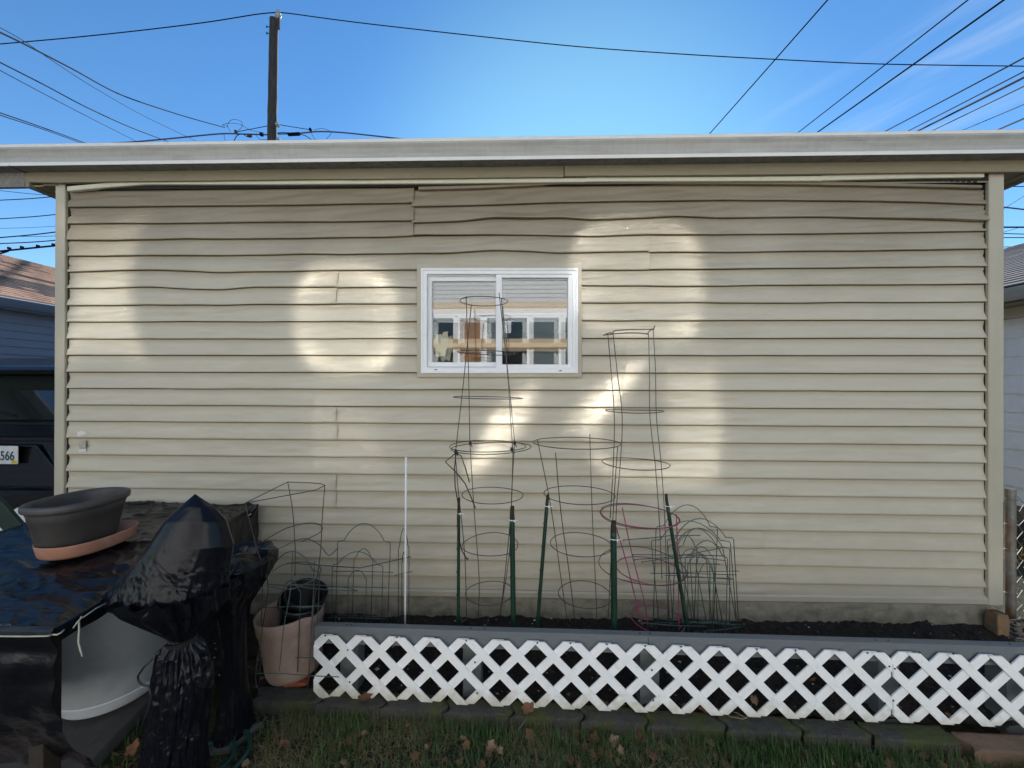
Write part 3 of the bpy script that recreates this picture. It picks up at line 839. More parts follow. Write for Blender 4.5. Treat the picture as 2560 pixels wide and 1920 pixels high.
def bowl(ax, az, cx=0, rot=0, cub=0.0, slope=(0, 0)):
    """pane height: focuses by (1-4 a L) along each axis"""
    ca, sa = math.cos(rot), math.sin(rot)
    def f(x, z):
        p = x * ca + z * sa; q = -x * sa + z * ca
        return (ax * p * p + az * q * q + cub * (p * p + q * q) ** 2) + slope[0] * x + slope[1] * z
    return f
k1 = 1 / (4 * LP)
def pillow(w0, h0, s0, s1, slope=(0, 0)):
    """a sealed unit drawn in by low pressure: deepest in the middle, held flat along its edges"""
    D0, D1 = s0 * w0 * w0 / (16 * LP), s1 * h0 * h0 / (16 * LP)
    D = (D0 + D1) / 2
    def f(x, z):
        X, Z = 2 * x / w0, 2 * z / h0
        return D * (1 - (1 - X * X) * (1 - Z * Z)) + slope[0] * x + slope[1] * z
    return f
PANES = [
    (262, 722, .60, 1.0, pillow(.60, 1.0, .50, .16), 'a'),
    (866, 800, .80, .98, bowl(k1 * .03, k1 * .02, cub=.020), 'b'),
    (1590, 705, .95, .92, bowl(k1 * .02, k1 * .0, cub=.014), 'c'),
    (1625, 1015, .94, .98, bowl(k1 * .03, k1 * -.12, rot=.35, cub=.010), 'c'),
    (858, 1085, .34, .34, bowl(k1 * -.65, k1 * -.25, rot=-.7), 'f'),
    (1503, 1005, .66, .60, bowl(k1 * .92, k1 * .0, rot=R(-42)), 'd'),
    (1262, 1070, .66, .60, bowl(k1 * .84, k1 * .0, rot=R(-34), cub=.005), 'e'),
]
up_window(0, 0, PANES)
# ------------------------------------------------------------------ neighbours either side
ng = empty('neighbour_garage', (-6.2, 3, 0), 'blue grey garage with brown shingle roof beyond the left corner', 'garage')
def from_eye(px, py, dist):                  # point at a distance measured along the view axis
    d = CR @ V(((px - 1280) / F, -(py - 960) / F, -1.0)); return CAM + d * dist
e0, e1 = from_eye(0, 743.5, 4.60), from_eye(148, 771, 5.28)
EX = -6.42; EZ = (e0.z + e1.z) / 2
def eave_pt(px, py):
    d = ray(px, py); t = (EX - CAM.x) / d.x; return CAM + d * t
a0, a1 = eave_pt(0, 744), eave_pt(148, 771)
EZ = (a0.z + a1.z) / 2; sl = (a1.z - a0.z) / (a1.y - a0.y)
def ez(y): return EZ + sl * 0.0
NY0, NY1 = -2.0, 7.2
m = MB()
n = int((EZ - .15) / .1016)
for i in range(n):
    z0 = .1 + i * .1016; z1 = z0 + .1016; b = len(m.v)
    for (dx, z) in ((.001, z1), (.014, z0), (0, z0)):
        for y in (NY0 + .2, NY1 - .2): m.v.append((EX - .22 + dx, y, z))
    m.face([b, b + 1, b + 3, b + 2]); m.face([b + 2, b + 3, b + 5, b + 4])
m.box(EX - 6, EX - .222, NY0 + .2, NY1 - .2, 0, EZ - .1)
m.build('wall', M_nwall, ng)
# roof plane: through the traced rake edge
PT = .36
m = MB(); rng = random.Random(3)
nr = 34
for i in range(nr):
    u0, u1 = i * .13, (i + 1) * .13 + .01
    z0, z1 = EZ + .03 + u0 * PT + .012, EZ + .03 + u1 * PT
    y = NY0
    while y < NY1:
        y2 = min(NY1, y + rng.uniform(.18, .34))
        b = len(m.v)
        dzz = rng.uniform(0, .004)
        for (u, z) in ((u0, z0 + dzz), (u1, z1 + dzz), (u0, z0 - .013)):
            for yy in (y, y2 - .006): m.v.append((EX + .03 - u, yy, z))
        mi = 1 if 5 <= i <= 11 and rng.random() < .9 else (1 if rng.random() < .12 else 0)
        m.face([b, b + 1, b + 3, b + 2], mi); m.face([b, b + 1, b + 5, b + 4], mi)
        y = y2
b = len(m.v)
for (x, z) in ((EX + .03, EZ + .02), (EX - nr * .13, EZ + nr * .13 * PT), (EX - 2 * nr * .13, EZ)):
    for yy in (NY0, NY1): m.v.append((x, yy, z))
m.face([b, b + 1, b + 3, b + 2], 1); m.face([b + 2, b + 3, b + 5, b + 4]); m.face([b, b + 2, b + 4], 1); m.face([b + 1, b + 5, b + 3], 1)
m.build('roof', [M_nroof, M_nroof2], ng)
m = MB()
prof2 = [(-.01, -.11), (.05, -.11), (.075, -.075), (.10, -.03), (.105, -.012), (.105, .0), (.095, .0), (.095, -.008), (-.01, -.008)]
b = 0
for y in (NY0, NY1):
    for (dx, dz) in prof2: m.v.append((EX + dx - .05, y, EZ + dz + .02))
for j in range(len(prof2)):
    j2 = (j + 1) % len(prof2)
    m.face([j, j2, len(prof2) + j2, len(prof2) + j], 1 if j in (4, 5) else 0)
m.build('gutter', [M_ngut, M_ngutlip], ng)
m = MB(); m.box(EX - .22, EX - .06, NY0, NY1, EZ - .11, EZ - .09); m.build('soffit', M_ngut, ng)

rh = empty('neighbour_house', (5.3, 3, 0), 'white lap sided house with dark shingle roof beyond the right corner', 'house')
RXW = 5.15
def rpt(px, py):
    d = ray(px, py); t = (RXW - CAM.x) / d.x; return CAM + d * t
c0 = rpt(2500, 848); c1 = rpt(2500, 889)
step = (c0.z - c1.z)
zt = rpt(2500, 800).z; zb = rpt(2500, 1253).z
m = MB(); z = zt; i = 0
zs = [rpt(2500, y).z for y in (802, 848, 893, 938, 983, 1027.5, 1073, 1118, 1163, 1208, 1252)]
for z1, z0 in zip(zs, zs[1:]):
    b = len(m.v)
    for (dx, z_) in ((.001, z1), (.016, z0), (0, z0)):
        for y in (-.2, 9): m.v.append((RXW - dx, y, z_))
    m.face([b, b + 1, b + 3, b + 2]); m.face([b + 2, b + 3, b + 5, b + 4])
m.box(RXW + .001, RXW + 8, -.2, 9, zs[-1], zs[0] + .2)
m.build('wall', M_rwall, rh)
m = MB(); m.box(RXW + .03, RXW + 7.9, -.17, 8.97, -.05, zs[-1]); m.build('foundation', M_conc, rh)
ge = rpt(2500, 745).z
m = MB(); b = 0
for y in (-.6, 9.4):
    for (dx, dz) in prof2: m.v.append((RXW - .36 - dx, y, ge + dz * 1.1))
for j in range(len(prof2)):
    j2 = (j + 1) % len(prof2); m.face([j, j2, len(prof2) + j2, len(prof2) + j])
m.build('gutter', M_gutter, rh)
m = MB(); m.box(RXW - .36, RXW + .02, -.6, 9.4, ge - .15, ge - .13); m.build('soffit', M_fascia, rh)
m = MB(); m.box(RXW - .16, RXW + .0, -.6, 9.4, zs[0], ge - .151); m.build('frieze_board', M_trim, rh)
m = MB(); rng = random.Random(5)
for i in range(26):
    u0, u1 = i * .13, (i + 1) * .13 + .01
    y = -.6
    while y < 9.4:
        y2 = min(9.4, y + rng.uniform(.2, .34)); b = len(m.v)
        for (u, dz) in ((u0, .012), (u1, 0), (u0, -.002)):
            for yy in (y, y2 - .006): m.v.append((RXW - .42 + u, yy, ge + .02 + u * .40 + dz + rng.uniform(0, .003)))
        m.face([b, b + 1, b + 3, b + 2]); m.face([b, b + 1, b + 5, b + 4]); y = y2
b = len(m.v)
for (x, z) in ((RXW - .42, ge), (RXW + 2.96, ge + 3.38 * .40), (RXW + 8.2, ge)):
    for yy in (-.6, 9.4): m.v.append((x, yy, z))
m.face([b, b + 1, b + 3, b + 2]); m.face([b + 2, b + 3, b + 5, b + 4]); m.face([b, b + 2, b + 4]); m.face([b + 1, b + 5, b + 3])
m.build('roof', M_shingle, rh)

# ------------------------------------------------------------------ the black SUV in the gap on the left
CX = from_eye(0, 1137, 3.25).x - .12; CYY = from_eye(40, 1137, 3.25).y
car = empty('parked_car', (CX, CYY, 0), 'black SUV parked nose away between the two garages', 'car')
hw = .95
side = [(0.02, .45), (.0, .62), (.03, .95), (.04, 1.10), (.10, 1.22), (.30, 1.66), (.52, 1.76), (2.4, 1.78), (2.9, 1.70), (3.6, 1.12), (4.5, 1.02), (4.68, .75), (4.66, .4), (4.2, .3), (.3, .3)]
m = MB(); b = 0
secs = [(-1, .93), (-.97, .985), (-.86, 1.0), (.86, 1.0), (.97, .985), (1, .93)]
for (s_, k_) in secs:
    for (y, z) in side:
        taper = 1 - .16 * smooth(1.1, 1.75, z)
        m.v.append((CX + s_ * hw * taper, CYY + y + (1 - k_) * .9 * (1 if y < 2.5 else -1), z - (1 - k_) * .5 * (1 if z > 1 else -0)))
ns = len(side)
for i in range(len(secs) - 1):
    for j in range(ns):
        j2 = (j + 1) % ns
        m.face([i * ns + j, i * ns + j2, (i + 1) * ns + j2, (i + 1) * ns + j])
m.face(list(range(ns))); m.face([5 * ns + j for j in range(ns)][::-1])
m.build('body', M_car, car, bevel=.02)
def rear(x, z, off=.0):                      # a point on the sloping rear
    ys = [(.3, .12), (.62, .0), (.95, .03), (1.10, .04), (1.22, .10), (1.66, .30), (1.76, .52)]
    return V((CX + x, CYY + interp(ys, z) - off, z))
m = MB(); m.grid(lambda u, v: rear(lerp(-.70, .70, u) * (1 - .1 * v), lerp(1.235, 1.62, v), .006 + .012 * math.sin(math.pi * u)), 12, 5)
m.build('rear_window', M_glass, car, sm=True)
m = MB(); m.prism([(CYY + .06, 1.70), (CYY + .50, 1.80), (CYY + .52, 1.76), (CYY + .22, 1.63), (CYY + .04, 1.66)], CX - .66, CX + .66, axis='x'); m.build('spoiler', M_car, car, bevel=.01)
for s_ in (-1, 1):
    m = MB()
    m.grid(lambda u, v: rear(s_ * lerp(.80, .93, u), lerp(.98, 1.32, v), .012 - .02 * u), 4, 6); m.build('tail_lamp', M_lamp, car, sm=True)
m = MB(); m.box(CX - .93, CX + .93, CYY - .09, CYY + .12, .42, .68); m.build('bumper', M_car, car, bevel=.04)
m = MB(); m.box(CX - .72, CX + .72, CYY + .0, CYY + .03, 1.06, 1.10); m.build('tailgate_trim', M_car, car, bevel=.01)
for (dx, dy) in ((-.84, .85), (.84, .85), (-.84, 3.75), (.84, 3.75)):
    m = MB(); m.lathe([(.22, -.11), (.33, -.11), (.36, -.08), (.36, .08), (.33, .11), (.22, .11)], c=(CX + dx, CYY + dy, .36), M=Matrix.Rotation(R(90), 3, 'Y'), n=32)
    wh = m.build('wheel', M_tyre, car)
    m = MB(); m.lathe([(.0, -.09), (.2, -.10), (.225, -.09), (.225, .09), (.2, .10), (0, .09)], c=(CX + dx, CYY + dy, .36), M=Matrix.Rotation(R(90), 3, 'Y'), n=24); m.build('rim', M_rim, wh)
m = MB(); m.tube([rear(-.62, 1.245, .03), rear(-.1, 1.30, .03), rear(.12, 1.27, .035)], .008, 6); m.build('wiper', M_car, car)
m = MB(); m.tube([rear(-.66, 1.20, .008), rear(.66, 1.20, .008)], .006, 6); m.build('panel_gap', M_tyre, car)
m = MB(); m.tube([V((CX + .78, CYY + .012, .72)), V((CX + .60, CYY + .02, .80)), V((CX + .42, CYY + .018, 1.02)), V((CX - .42, CYY + .018, 1.02)), V((CX - .60, CYY + .02, .80)), V((CX - .78, CYY + .012, .72))], .012, 6); m.build('tailgate_crease', M_car, car, sm=True)
# number plate
pc = from_eye(50, 1137, 3.25)
PW, PH = .305, .152
pcx = pc.x - PW / 2; pcz = pc.z
pyy = CYY - .012
m = MB()
def rrect(x0, x1, z0, z1, r, n=4):
    P = []
    for (cx, cz, a0) in ((x1 - r, z1 - r, 0), (x0 + r, z1 - r, 90), (x0 + r, z0 + r, 180), (x1 - r, z0 + r, 270)):
        for i in range(n + 1):
            a = R(a0 + 90 * i / n); P.append((cx + r * math.cos(a), cz + r * math.sin(a)))
    return P
m.prism(rrect(pcx - PW / 2, pcx + PW / 2, pcz - PH / 2, pcz + PH / 2, .012), pyy, pyy + .003)
plate = m.build('number_plate', M_plate, car)
def text_mesh(txt, size, loc, M, parent, name, sx=1.0):
    cu = bpy.data.curves.new(name, 'FONT'); cu.body = txt; cu.size = size; cu.extrude = .0006; cu.offset = .0012
    cu.align_x = 'RIGHT'
    to = bpy.data.objects.new(name + '_tmp', cu); COL.objects.link(to)
    dg = bpy.context.evaluated_depsgraph_get(); me = bpy.data.meshes.new_from_object(to.evaluated_get(dg))
    bpy.data.objects.remove(to); me.materials.clear(); me.materials.append(M)
    o = bpy.data.objects.new(name, me); COL.objects.link(o); o.parent = parent
    o.rotation_euler = (R(90), 0, 0); o.scale = (sx, 1, 1); o.location = V(loc) - wloc(parent)
    return o
text_mesh('566', .108, (pcx + PW / 2 - .028, pyy - .002, pcz - .043), M_ink, plate, 'lettering', .78)
m = MB(); m.box(pcx + PW / 2 - .052, pcx + PW / 2 - .008, pyy - .002, pyy - .0005, pcz - .073, pcz - .047); m.build('sticker', M_sticker, plate)

# ------------------------------------------------------------------ chain link fence on the right
fz = .10
P0 = W(2525.5, 1585, fz); P1 = W(2525.5, 1222, fz)
fence = empty('chain_link_fence', (P0.x, fz, 0), 'low chain link fence starting at a rusty post by the right corner', 'fence')
def fence_post(x, top):
    m = MB(); m.tube([(x, fz, -.1), (x, fz, top - .01), (x, fz, top)], [.0235, .0235, .0235], 16); return m.build('post', M_galv, fence, sm=False)
pz = P1.z
fence_post(P0.x, pz); fence_post(P0.x + 2.4, pz + .05); fence_post(P0.x + 4.8, pz + .05)
m = MB()
d_ = .044; nx_ = int(4.8 / d_); nz_ = 20; rng = random.Random(2)
for i in range(nx_):
    P = []
    for j in range(nz_ + 1):
        z = .03 + j * d_ * .98
        sgn = 1 if (j % 2) else 0
        sag = .025 * noise.noise(V((i * .15, j * .2, 3))) + .012
        P.append(V((P0.x + .05 + i * d_ + sgn * d_ * .98, fz + (.004 if sgn else -.004) + sag, z + .01 * noise.noise(V((i * .3, j * .5, 0))))))
    m.tube(P, .0021, 5)
    P2 = [V((p.x if k % 2 else p.x, p.y, p.z)) for k, p in enumerate(P)]
m.build('chain_mesh', M_mesh, fence)
for k_, zz in enumerate((pz - .06, pz - .21, pz - .36, .32)):
    m = MB(); pts = []
    for i in range(13):
        a = R(-200 + i * 20); pts.append(V((P0.x + .028 * math.cos(a), fz + .028 * math.sin(a), zz + .004 * math.sin(i))))
    pts.append(V((P0.x + .06, fz + .01, zz + .012 * (1 if k_ % 2 else -1))))
    m.tube(pts, .0017, 5); m.build('wire_tie', M_mesh, fence)

# ------------------------------------------------------------------ utility pole and lines
PY = 9.0
pt, pb = W(685, 49, PY), W(680, 348, PY)
base = pb + (pb - pt) * ((pb.z + .3) / (pt.z - pb.z))
pole = empty('utility_pole', tuple(base), 'weathered wooden utility pole rising behind the garage roof', 'utility pole')
m = MB(); n = 60; pts = []; rr = []
for i in range(n + 1):
    t = i / n; q = base.lerp(pt, t); q.x += .012 * noise.noise(V((t * 30, 0, 0))); pts.append(q); rr.append(lerp(.150, .118, t) + .004 * noise.noise(V((t * 60, 2, 0))))
m.tube(pts, rr, 20); m.build('shaft', M_pole, pole)
br = W(695, 60, PY - .12)
m = MB(); m.box(br.x - .012, br.x + .05, PY - .13, PY - .09, W(696, 82, PY).z, W(696, 40, PY).z); m.build('pin_bracket', M_pole, pole, bevel=.004)
it = W(695.5, 35, PY - .11)
m = MB(); m.lathe([(0, -.13), (.045, -.13), (.055, -.10), (.085, -.08), (.09, -.04), (.06, -.02), (.075, .03), (.055, .09), (.02, .115), (0, .12)], c=tuple(it), n=24); m.build('insulator', M_insul, pole, sm=True)
for py in (67, 83):
    a = W(667, py, PY); c = W(680, py, PY); m = MB(); m.tube([a, c], .012, 8); m.tube([a + V((0, 0, -.03)), a + V((0, 0, .03))], .018, 6); m.build('step_bolt', M_pole, pole)
for py, xx in ((312, 694), (350, 697)):
    a = W(xx, py, PY - .12); m = MB(); m.lathe([(0, -.05), (.05, -.05), (.05, .05), (0, .05)], c=tuple(a), n=16, M=Matrix.Rotation(R(70), 3, 'X')); m.build('spool_insulator', M_insul, pole)

def cable(pts, r, label, name='power_line', M=None, group='overhead lines', sub=14, ext=(0, 0), cat='cable', sag=0.0):
    """pts: (px, py, Y) along the line; extended past both ends by ext times its length"""
    P = [W(x, y, Y) for x, y, Y in pts]
    if ext[0]: P = [P[0] + (P[0] - P[1]).normalized() * ext[0]] + P
    if ext[1]: P = P + [P[-1] + (P[-1] - P[-2]).normalized() * ext[1]]
    Q = []
    for i in range(len(P) - 1):      # catmull-rom
        p0 = P[max(0, i - 1)]; p1 = P[i]; p2 = P[i + 1]; p3 = P[min(len(P) - 1, i + 2)]
        if (p1 - p0).length > 3 * (p2 - p1).length: p0 = p1
        if (p3 - p2).length > 3 * (p2 - p1).length: p3 = p2
        for k in range(sub):
            t = k / sub
            Q.append(.5 * ((2 * p1) + (p2 - p0) * t + (2 * p0 - 5 * p1 + 4 * p2 - p3) * t * t + (3 * p1 - p0 - 3 * p2 + p3) * t ** 3))
    Q.append(P[-1])
    m = MB(); m.tube(Q, r * .88, 6)
    return tag(m.build(name, M or M_line, sm=True), label, cat, group)
O = 'overhead lines'
cable([(0, 110, 9), (180, 94, 9), (360, 75, 9), (520, 55, 9), (640, 36, 9), (692, 31, 8.9)], .016, 'top line running from the pole insulator off to the left', ext=(30, 0))
cable([(696, 31, 8.9), (720, 33, 9), (900, 57, 9), (1200, 91, 9), (1450, 117, 9), (1700, 135, 9), (1950, 149, 9), (2200, 160, 9), (2560, 165.5, 9)], .016, 'top line running from the pole insulator across to the right', ext=(0, 30))
# left group, dropping from upper left to the roof edge
cable([(0, 81, 2.2), (60, 110, 2.6), (180, 172, 3.6), (300, 236, 5), (420, 278, 6.6), (500, 302, 7.8), (562, 319, 8.9)], .0125, 'thick wavy service cable dropping from upper left to the splices beside the pole', ext=(3, 0))
cable([(0, 69, 2.6), (60, 103, 3.1), (140, 158, 3.8), (240, 222, 5.2), (360, 290, 7.2), (495, 355, 9.4)], .006, 'thin line crossing the thick wavy cable at upper left', ext=(3, 2))
cable([(0, 156, 2.6), (110, 212, 3.3), (220, 270, 4.4), (330, 320, 6), (428, 357, 8)], .0105, 'dark line below the wavy cable at upper left', ext=(3, 2))
cable([(0, 176, 3), (120, 240, 4), (220, 292, 5.6), (340, 353, 8)], .007, 'thin line just under the dark one at upper left', ext=(3, 2))
cable([(0, 282, 3), (110, 320, 4), (222, 361, 6)], .0095, 'upper of the two close lines low at the left edge of the roof', ext=(3, 2))
cable([(0, 288, 3.1), (110, 324, 4.1), (215, 362, 6)], .007, 'lower of the two close lines low at the left edge of the roof', ext=(3, 2))
# bundled line through the pole
cable([(100, 366, 9), (300, 357, 9), (420, 347, 9), (545, 335, 9), (600, 335, 9), (672, 337, 8.95)], .024, 'grey bundled cable lying low from the left up to the pole', M=M_linegrey, ext=(20, 0), name='bundled_cable')
cable([(695, 335, 8.95), (750, 333, 9), (795, 329, 9), (850, 331, 9), (930, 339, 9), (1010, 348, 9), (1160, 365, 9)], .024, 'grey bundled cable leaving the pole low to the right', M=M_linegrey, ext=(0, 20), name='bundled_cable')
cable([(585, 331, 9), (668, 315, 9)], .012, 'short stay line tied into the left side of the pole')
cable([(694, 311, 9), (730, 317, 9), (780, 325, 9)], .012, 'short stay line tied into the right side of the pole')
for i, (P, lb) in enumerate([
    ([(555, 313), (570, 308), (600, 311), (625, 325), (660, 332)], 'looped tail wire arching left of the pole above the bundle'),
    ([(567, 318), (575, 302), (590, 299), (604, 305), (604, 318), (590, 330)], 'tall thin wire loop left of the pole'),
    ([(585, 352), (592, 340), (605, 335), (618, 342)], 'low dark wire curl under the left splices'),
    ([(560, 336), (562, 348), (570, 356)], 'short wire hook hanging from the bundle far left of the pole'),
    ([(640, 338), (650, 348), (668, 349)], 'thin jumper wire under the splice nearest the pole'),
    ([(785, 325), (805, 321), (825, 328), (828, 334), (815, 348)], 'thin jumper wire loop right of the pole'),
    ([(752, 336), (765, 340), (778, 349)], 'black tail wire drooping from the splice case'),
    ([(778, 331), (786, 347), (792, 349)], 'thin drop wire right of the pole clamp'),
    ([(693, 333), (705, 331), (722, 332)], 'black jumper between the pole and the splice case'),
    ([(555, 313), (568, 316), (576, 330)], 'fine wire at the end of the wavy service cable')]):
    cable([(x, y, 9) for x, y in P], .0065 if i not in (2, 6, 8) else .012, lb, name='jumper_wire', sub=8, group='jumper wires at the pole')
def clamp(px, py, w, h, lb, M=M_line):
    q = W(px, py, 8.97); m = MB(); m.box(q.x - w / 2, q.x + w / 2, q.y - .04, q.y + .04, q.z - h / 2, q.z + h / 2)
    m.tube([q + V((-w * .6, 0, -h * .2)), q + V((w * .6, 0, -h * .1))], h * .3, 8)
    return tag(m.build('splice_clamp', M, bevel=.015), lb, 'cable clamp', 'clamps on the bundled cable')
clamp(590, 329, .06, .07, 'small clamp on the bundle farthest left of the pole', M_pole)
clamp(624, 339, .12, .08, 'brown clamp hanging under the bundle left of the pole', M_pole)
clamp(654, 336, .09, .09, 'dark clamp on the bundle just left of the pole')
clamp(776, 324, .06, .07, 'small clamp on the stay line right of the pole')
q = W(735, 335.5, 8.96); m = MB(); m.lathe([(0, -.18), (.04, -.18), (.05, -.16), (.05, .16), (.04, .18), (0, .18)], c=tuple(q), n=16, M=Matrix.Rotation(R(88), 3, 'Y'))
tag(m.build('splice_case', M_line), 'long black splice case on the bundle right of the pole', 'splice case')
# right group, rising to the upper right
RG = [([(2057, 0, 2.0), (1926, 147, 2.6), (1757, 337, 4.6)], .0075, 'steepest line rising alone from the roof edge'),
      ([(2403, 0, 2.2), (2196, 160, 2.9), (2060, 250, 3.8), (1969, 337, 5.5)], .0085, 'upper thin line of the close pair rising right of the lone steep one'),
      ([(2491, 0, 2.2), (2264, 160, 2.9), (2110, 265, 3.8), (2013, 337, 5.2)], .012, 'thick lower line of the close pair rising right of the lone steep one'),
      ([(2560, 133, 2.8), (2400, 225, 3.8), (2175, 335, 6.5)], .011, 'topmost of the six flat lines at the right roof edge'),
      ([(2560, 167, 2.8), (2400, 243, 3.8), (2228, 335, 6.0)], .009, 'second from the top of the six flat lines at the right roof edge'),
      ([(2560, 182, 2.8), (2420, 252, 3.8), (2251, 335, 6.0)], .015, 'thickest of the six flat lines at the right roof edge'),
      ([(2560, 204, 2.8), (2430, 262, 3.8), (2284, 335, 6.0)], .008, 'thin line just below the thickest at the right roof edge'),
      ([(2560, 250, 3), (2450, 290, 4), (2354, 333, 6.0)], .006, 'faint thin line second from the bottom at the right roof edge'),
      ([(2560, 285, 3), (2500, 307, 3.6), (2438, 332, 5)], .011, 'lowest of the flat lines at the right roof edge')]
for P, r, lb in RG:
    (x0, y0, Y0_), (x1, y1, Y1_) = P[0], P[-1]
    A, B = W(x0, y0, Y0_), W(x1, y1, Y1_); A = A + (A - B) * .8; B = B + (B - A) * 2.2
    mb = MB(); mb.tube([A.lerp(B, i / 20) - V((0, 0, .14 * math.sin(math.pi * i / 20))) for i in range(21)], r, 6)
    tag(mb.build('power_line', M_line, sm=True), lb, 'cable', 'overhead lines')
# lines seen in the gap on the left, far off
LG = [((0, 450), (40, 453), .012, 'highest line in the sky gap left of the garage'), ((0, 476.5), (160, 490), .012, 'second line down in the sky gap left of the garage'),
      ((0, 500.5), (160, 489), .022, 'third line down rising gently in the left gap'), ((0, 547), (170, 533), .022, 'fourth line down rising gently in the left gap'),
      ((0, 571), (170, 563), .009, 'faint line midway down the left gap'), ((0, 594), (170, 576), .028, 'thick line with a thin branch in the left gap'),
      ((48, 591), (170, 588), .011, 'thin sagging branch line in the left gap'), ((0, 609), (170, 598), .024, 'line above the thickest one in the left gap'),
      ((0, 628), (170, 611), .045, 'thickest cable with small clips in the left gap'), ((20, 628), (-20, 640), .04, 'short dark branch at the foot of the left gap lines')]
for (a, b_, r, lb) in LG: cable([(a[0], a[1], 13), ((a[0] + b_[0]) / 2, (a[1] + b_[1]) / 2 + (1.5 if r < .03 else 0), 13), (b_[0], b_[1], 13)], r, lb, group='lines in the gap left of the garage', ext=(25 if a[0] == 0 else 0, 14), sub=5)
for px, py in ((23, 621), (55, 618.5), (95, 615.5), (134, 612)):
    q = W(px, py, 13); m = MB(); m.box(q.x - .03, q.x + .03, 12.95, 13.05, q.z - .04, q.z + .05)
    tag(m.build('cable_clip', M_line), 'small clip on the thickest cable in the left gap', 'cable clip', 'clips on the thick cable')
RGP = [((2505, 466), (2570, 466.5), .02, 'highest line in the sky gap right of the garage'), ((2495, 568), (2570, 568), .035, 'thick line in the right gap'),
       ((2495, 583.5), (2570, 585.5), .02, 'line just below the thick one in the right gap'), ((2495, 594), (2570, 594), .02, 'second line below the thick one in the right gap'),
       ((2495, 618), (2570, 615.5), .015, 'lowest line in the right gap'), ((2497, 530), (2565, 487), .009, 'thin slanting wire in the right gap'), ((2500, 583), (2545, 570), .009, 'short slanting wire at the thick line in the right gap')]
for (a, b_, r, lb) in RGP: cable([(a[0], a[1], 13), (b_[0], b_[1], 13)], r, lb, group='lines in the gap right of the garage', ext=(14, 25 if b_[0] == 2570 else 0), sub=3)
# sunlit dead grass behind the fence
m = MB(); rng = random.Random(9)
for i in range(2600):
    x = rng.uniform(2.95, 4.95); y = rng.uniform(1.2, 3.6); h = rng.uniform(.03, .10); a = rng.uniform(0, 6.28); b = len(m.v)
    m.v += [(x - .003 * math.cos(a), y - .003 * math.sin(a), 0), (x + .003 * math.cos(a), y + .003 * math.sin(a), 0), (x + rng.uniform(-.05, .05), y + rng.uniform(-.05, .05), h)]
    m.face([b, b + 1, b + 2])
tag(m.build('dry_grass', M_drygrass, norm=False), 'sunlit yellow dead grass beyond the fence post', 'grass', kind='stuff')
#PART4
# ------------------------------------------------------------------ raised bed along the wall
def by(x): return -.478 - .031 * (x + .6)
def bz(x): return .014 * (x + .6)
def BW(px, py, off=0.0):                     # where a place of the photograph meets the bed's front plane
    d = ray(px, py); t = (by(0) + off - CAM.y) / (d.y + .031 * d.x)
    return CAM + d * t
bed_rot = math.atan(-.031)
def bed_soil(u, v):
    x = lerp(-2.6, 4.2, u); y = lerp(by(x) + .03, .03, v)
    z = lerp(.045, .175, smooth(.25, 1, v)) + bz(x) * .5
    z += .016 * noise.fractal(V((x * 9, y * 9, 1)), 1, 2, 5) + .010 * noise.noise(V((x * 34, y * 34, 2)))
    return V((x, y, z))
m = MB(); m.grid(bed_soil, 620, 60)
tag(m.build('soil', M_soil, sm=False), 'dark crumbly soil of the bed under the siding', 'soil', kind='structure')
m = MB(); rng = random.Random(21)          # pebbles and clods mixed in the soil
for i in range(2600):
    u, v = rng.random(), rng.uniform(.0, 1)
    p = bed_soil(u, v); r = rng.uniform(.002, .008) if rng.random() < .9 else rng.uniform(.008, .013)
    b = len(m.v)
    dirs = [(1, 0, 0), (0, 1, 0), (-1, 0, 0), (0, -1, 0), (0, 0, 1), (0, 0, -1)]
    for d in dirs: m.v.append((p.x + d[0] * r * rng.uniform(.7, 1.2), p.y + d[1] * r * rng.uniform(.7, 1.2), p.z + d[2] * r * rng.uniform(.5, .9)))
    mi = 0 if rng.random() < .72 else (1 if rng.random() < .75 else 2)
    for q in ((0, 1, 4), (1, 2, 4), (2, 3, 4), (3, 0, 4), (1, 0, 5), (2, 1, 5), (3, 2, 5), (0, 3, 5)): m.face([b + k for k in q], mi)
M_peb = mat('pebble', (.14, .12, .10), .9, var=.4, vscale=20); M_peb2 = mat('pale_pebble', (.4, .38, .34), .8)
tag(m.build('pebbles', [M_soil, M_peb, M_peb2], sm=False, norm=False), 'small stones and clods in the bed soil', 'gravel', kind='stuff')

border = empty('bed_border', (-1.1, by(-1.1), 0), 'grey painted board on posts edging the garden bed', 'garden border')
bx0 = BW(785, 1600).x
ztf = BW(1000, 1575).z - bz(BW(1000, 1575).x); zbf = BW(992, 1617).z - bz(BW(992, 1617).x)
def bbox(mb, xa, xb, off0, off1, za, zb_, n=1, mi=0):
    for i in range(n):
        x0, x1 = lerp(xa, xb, i / n), lerp(xa, xb, (i + 1) / n)
        b = len(mb.v)
        for z in (za, zb_):
            for off in (off0, off1):
                for x in (x0, x1): mb.v.append((x, by(x) + off, z + bz(x)))
        F_ = [(0, 2, 3, 1), (4, 5, 7, 6), (0, 1, 5, 4), (2, 6, 7, 3)]
        if i == 0: F_.append((0, 4, 6, 2))
        if i == n - 1: F_.append((1, 3, 7, 5))
        for q in F_: mb.face([b + k for k in q], mi)
bw_ = .040
m = MB()
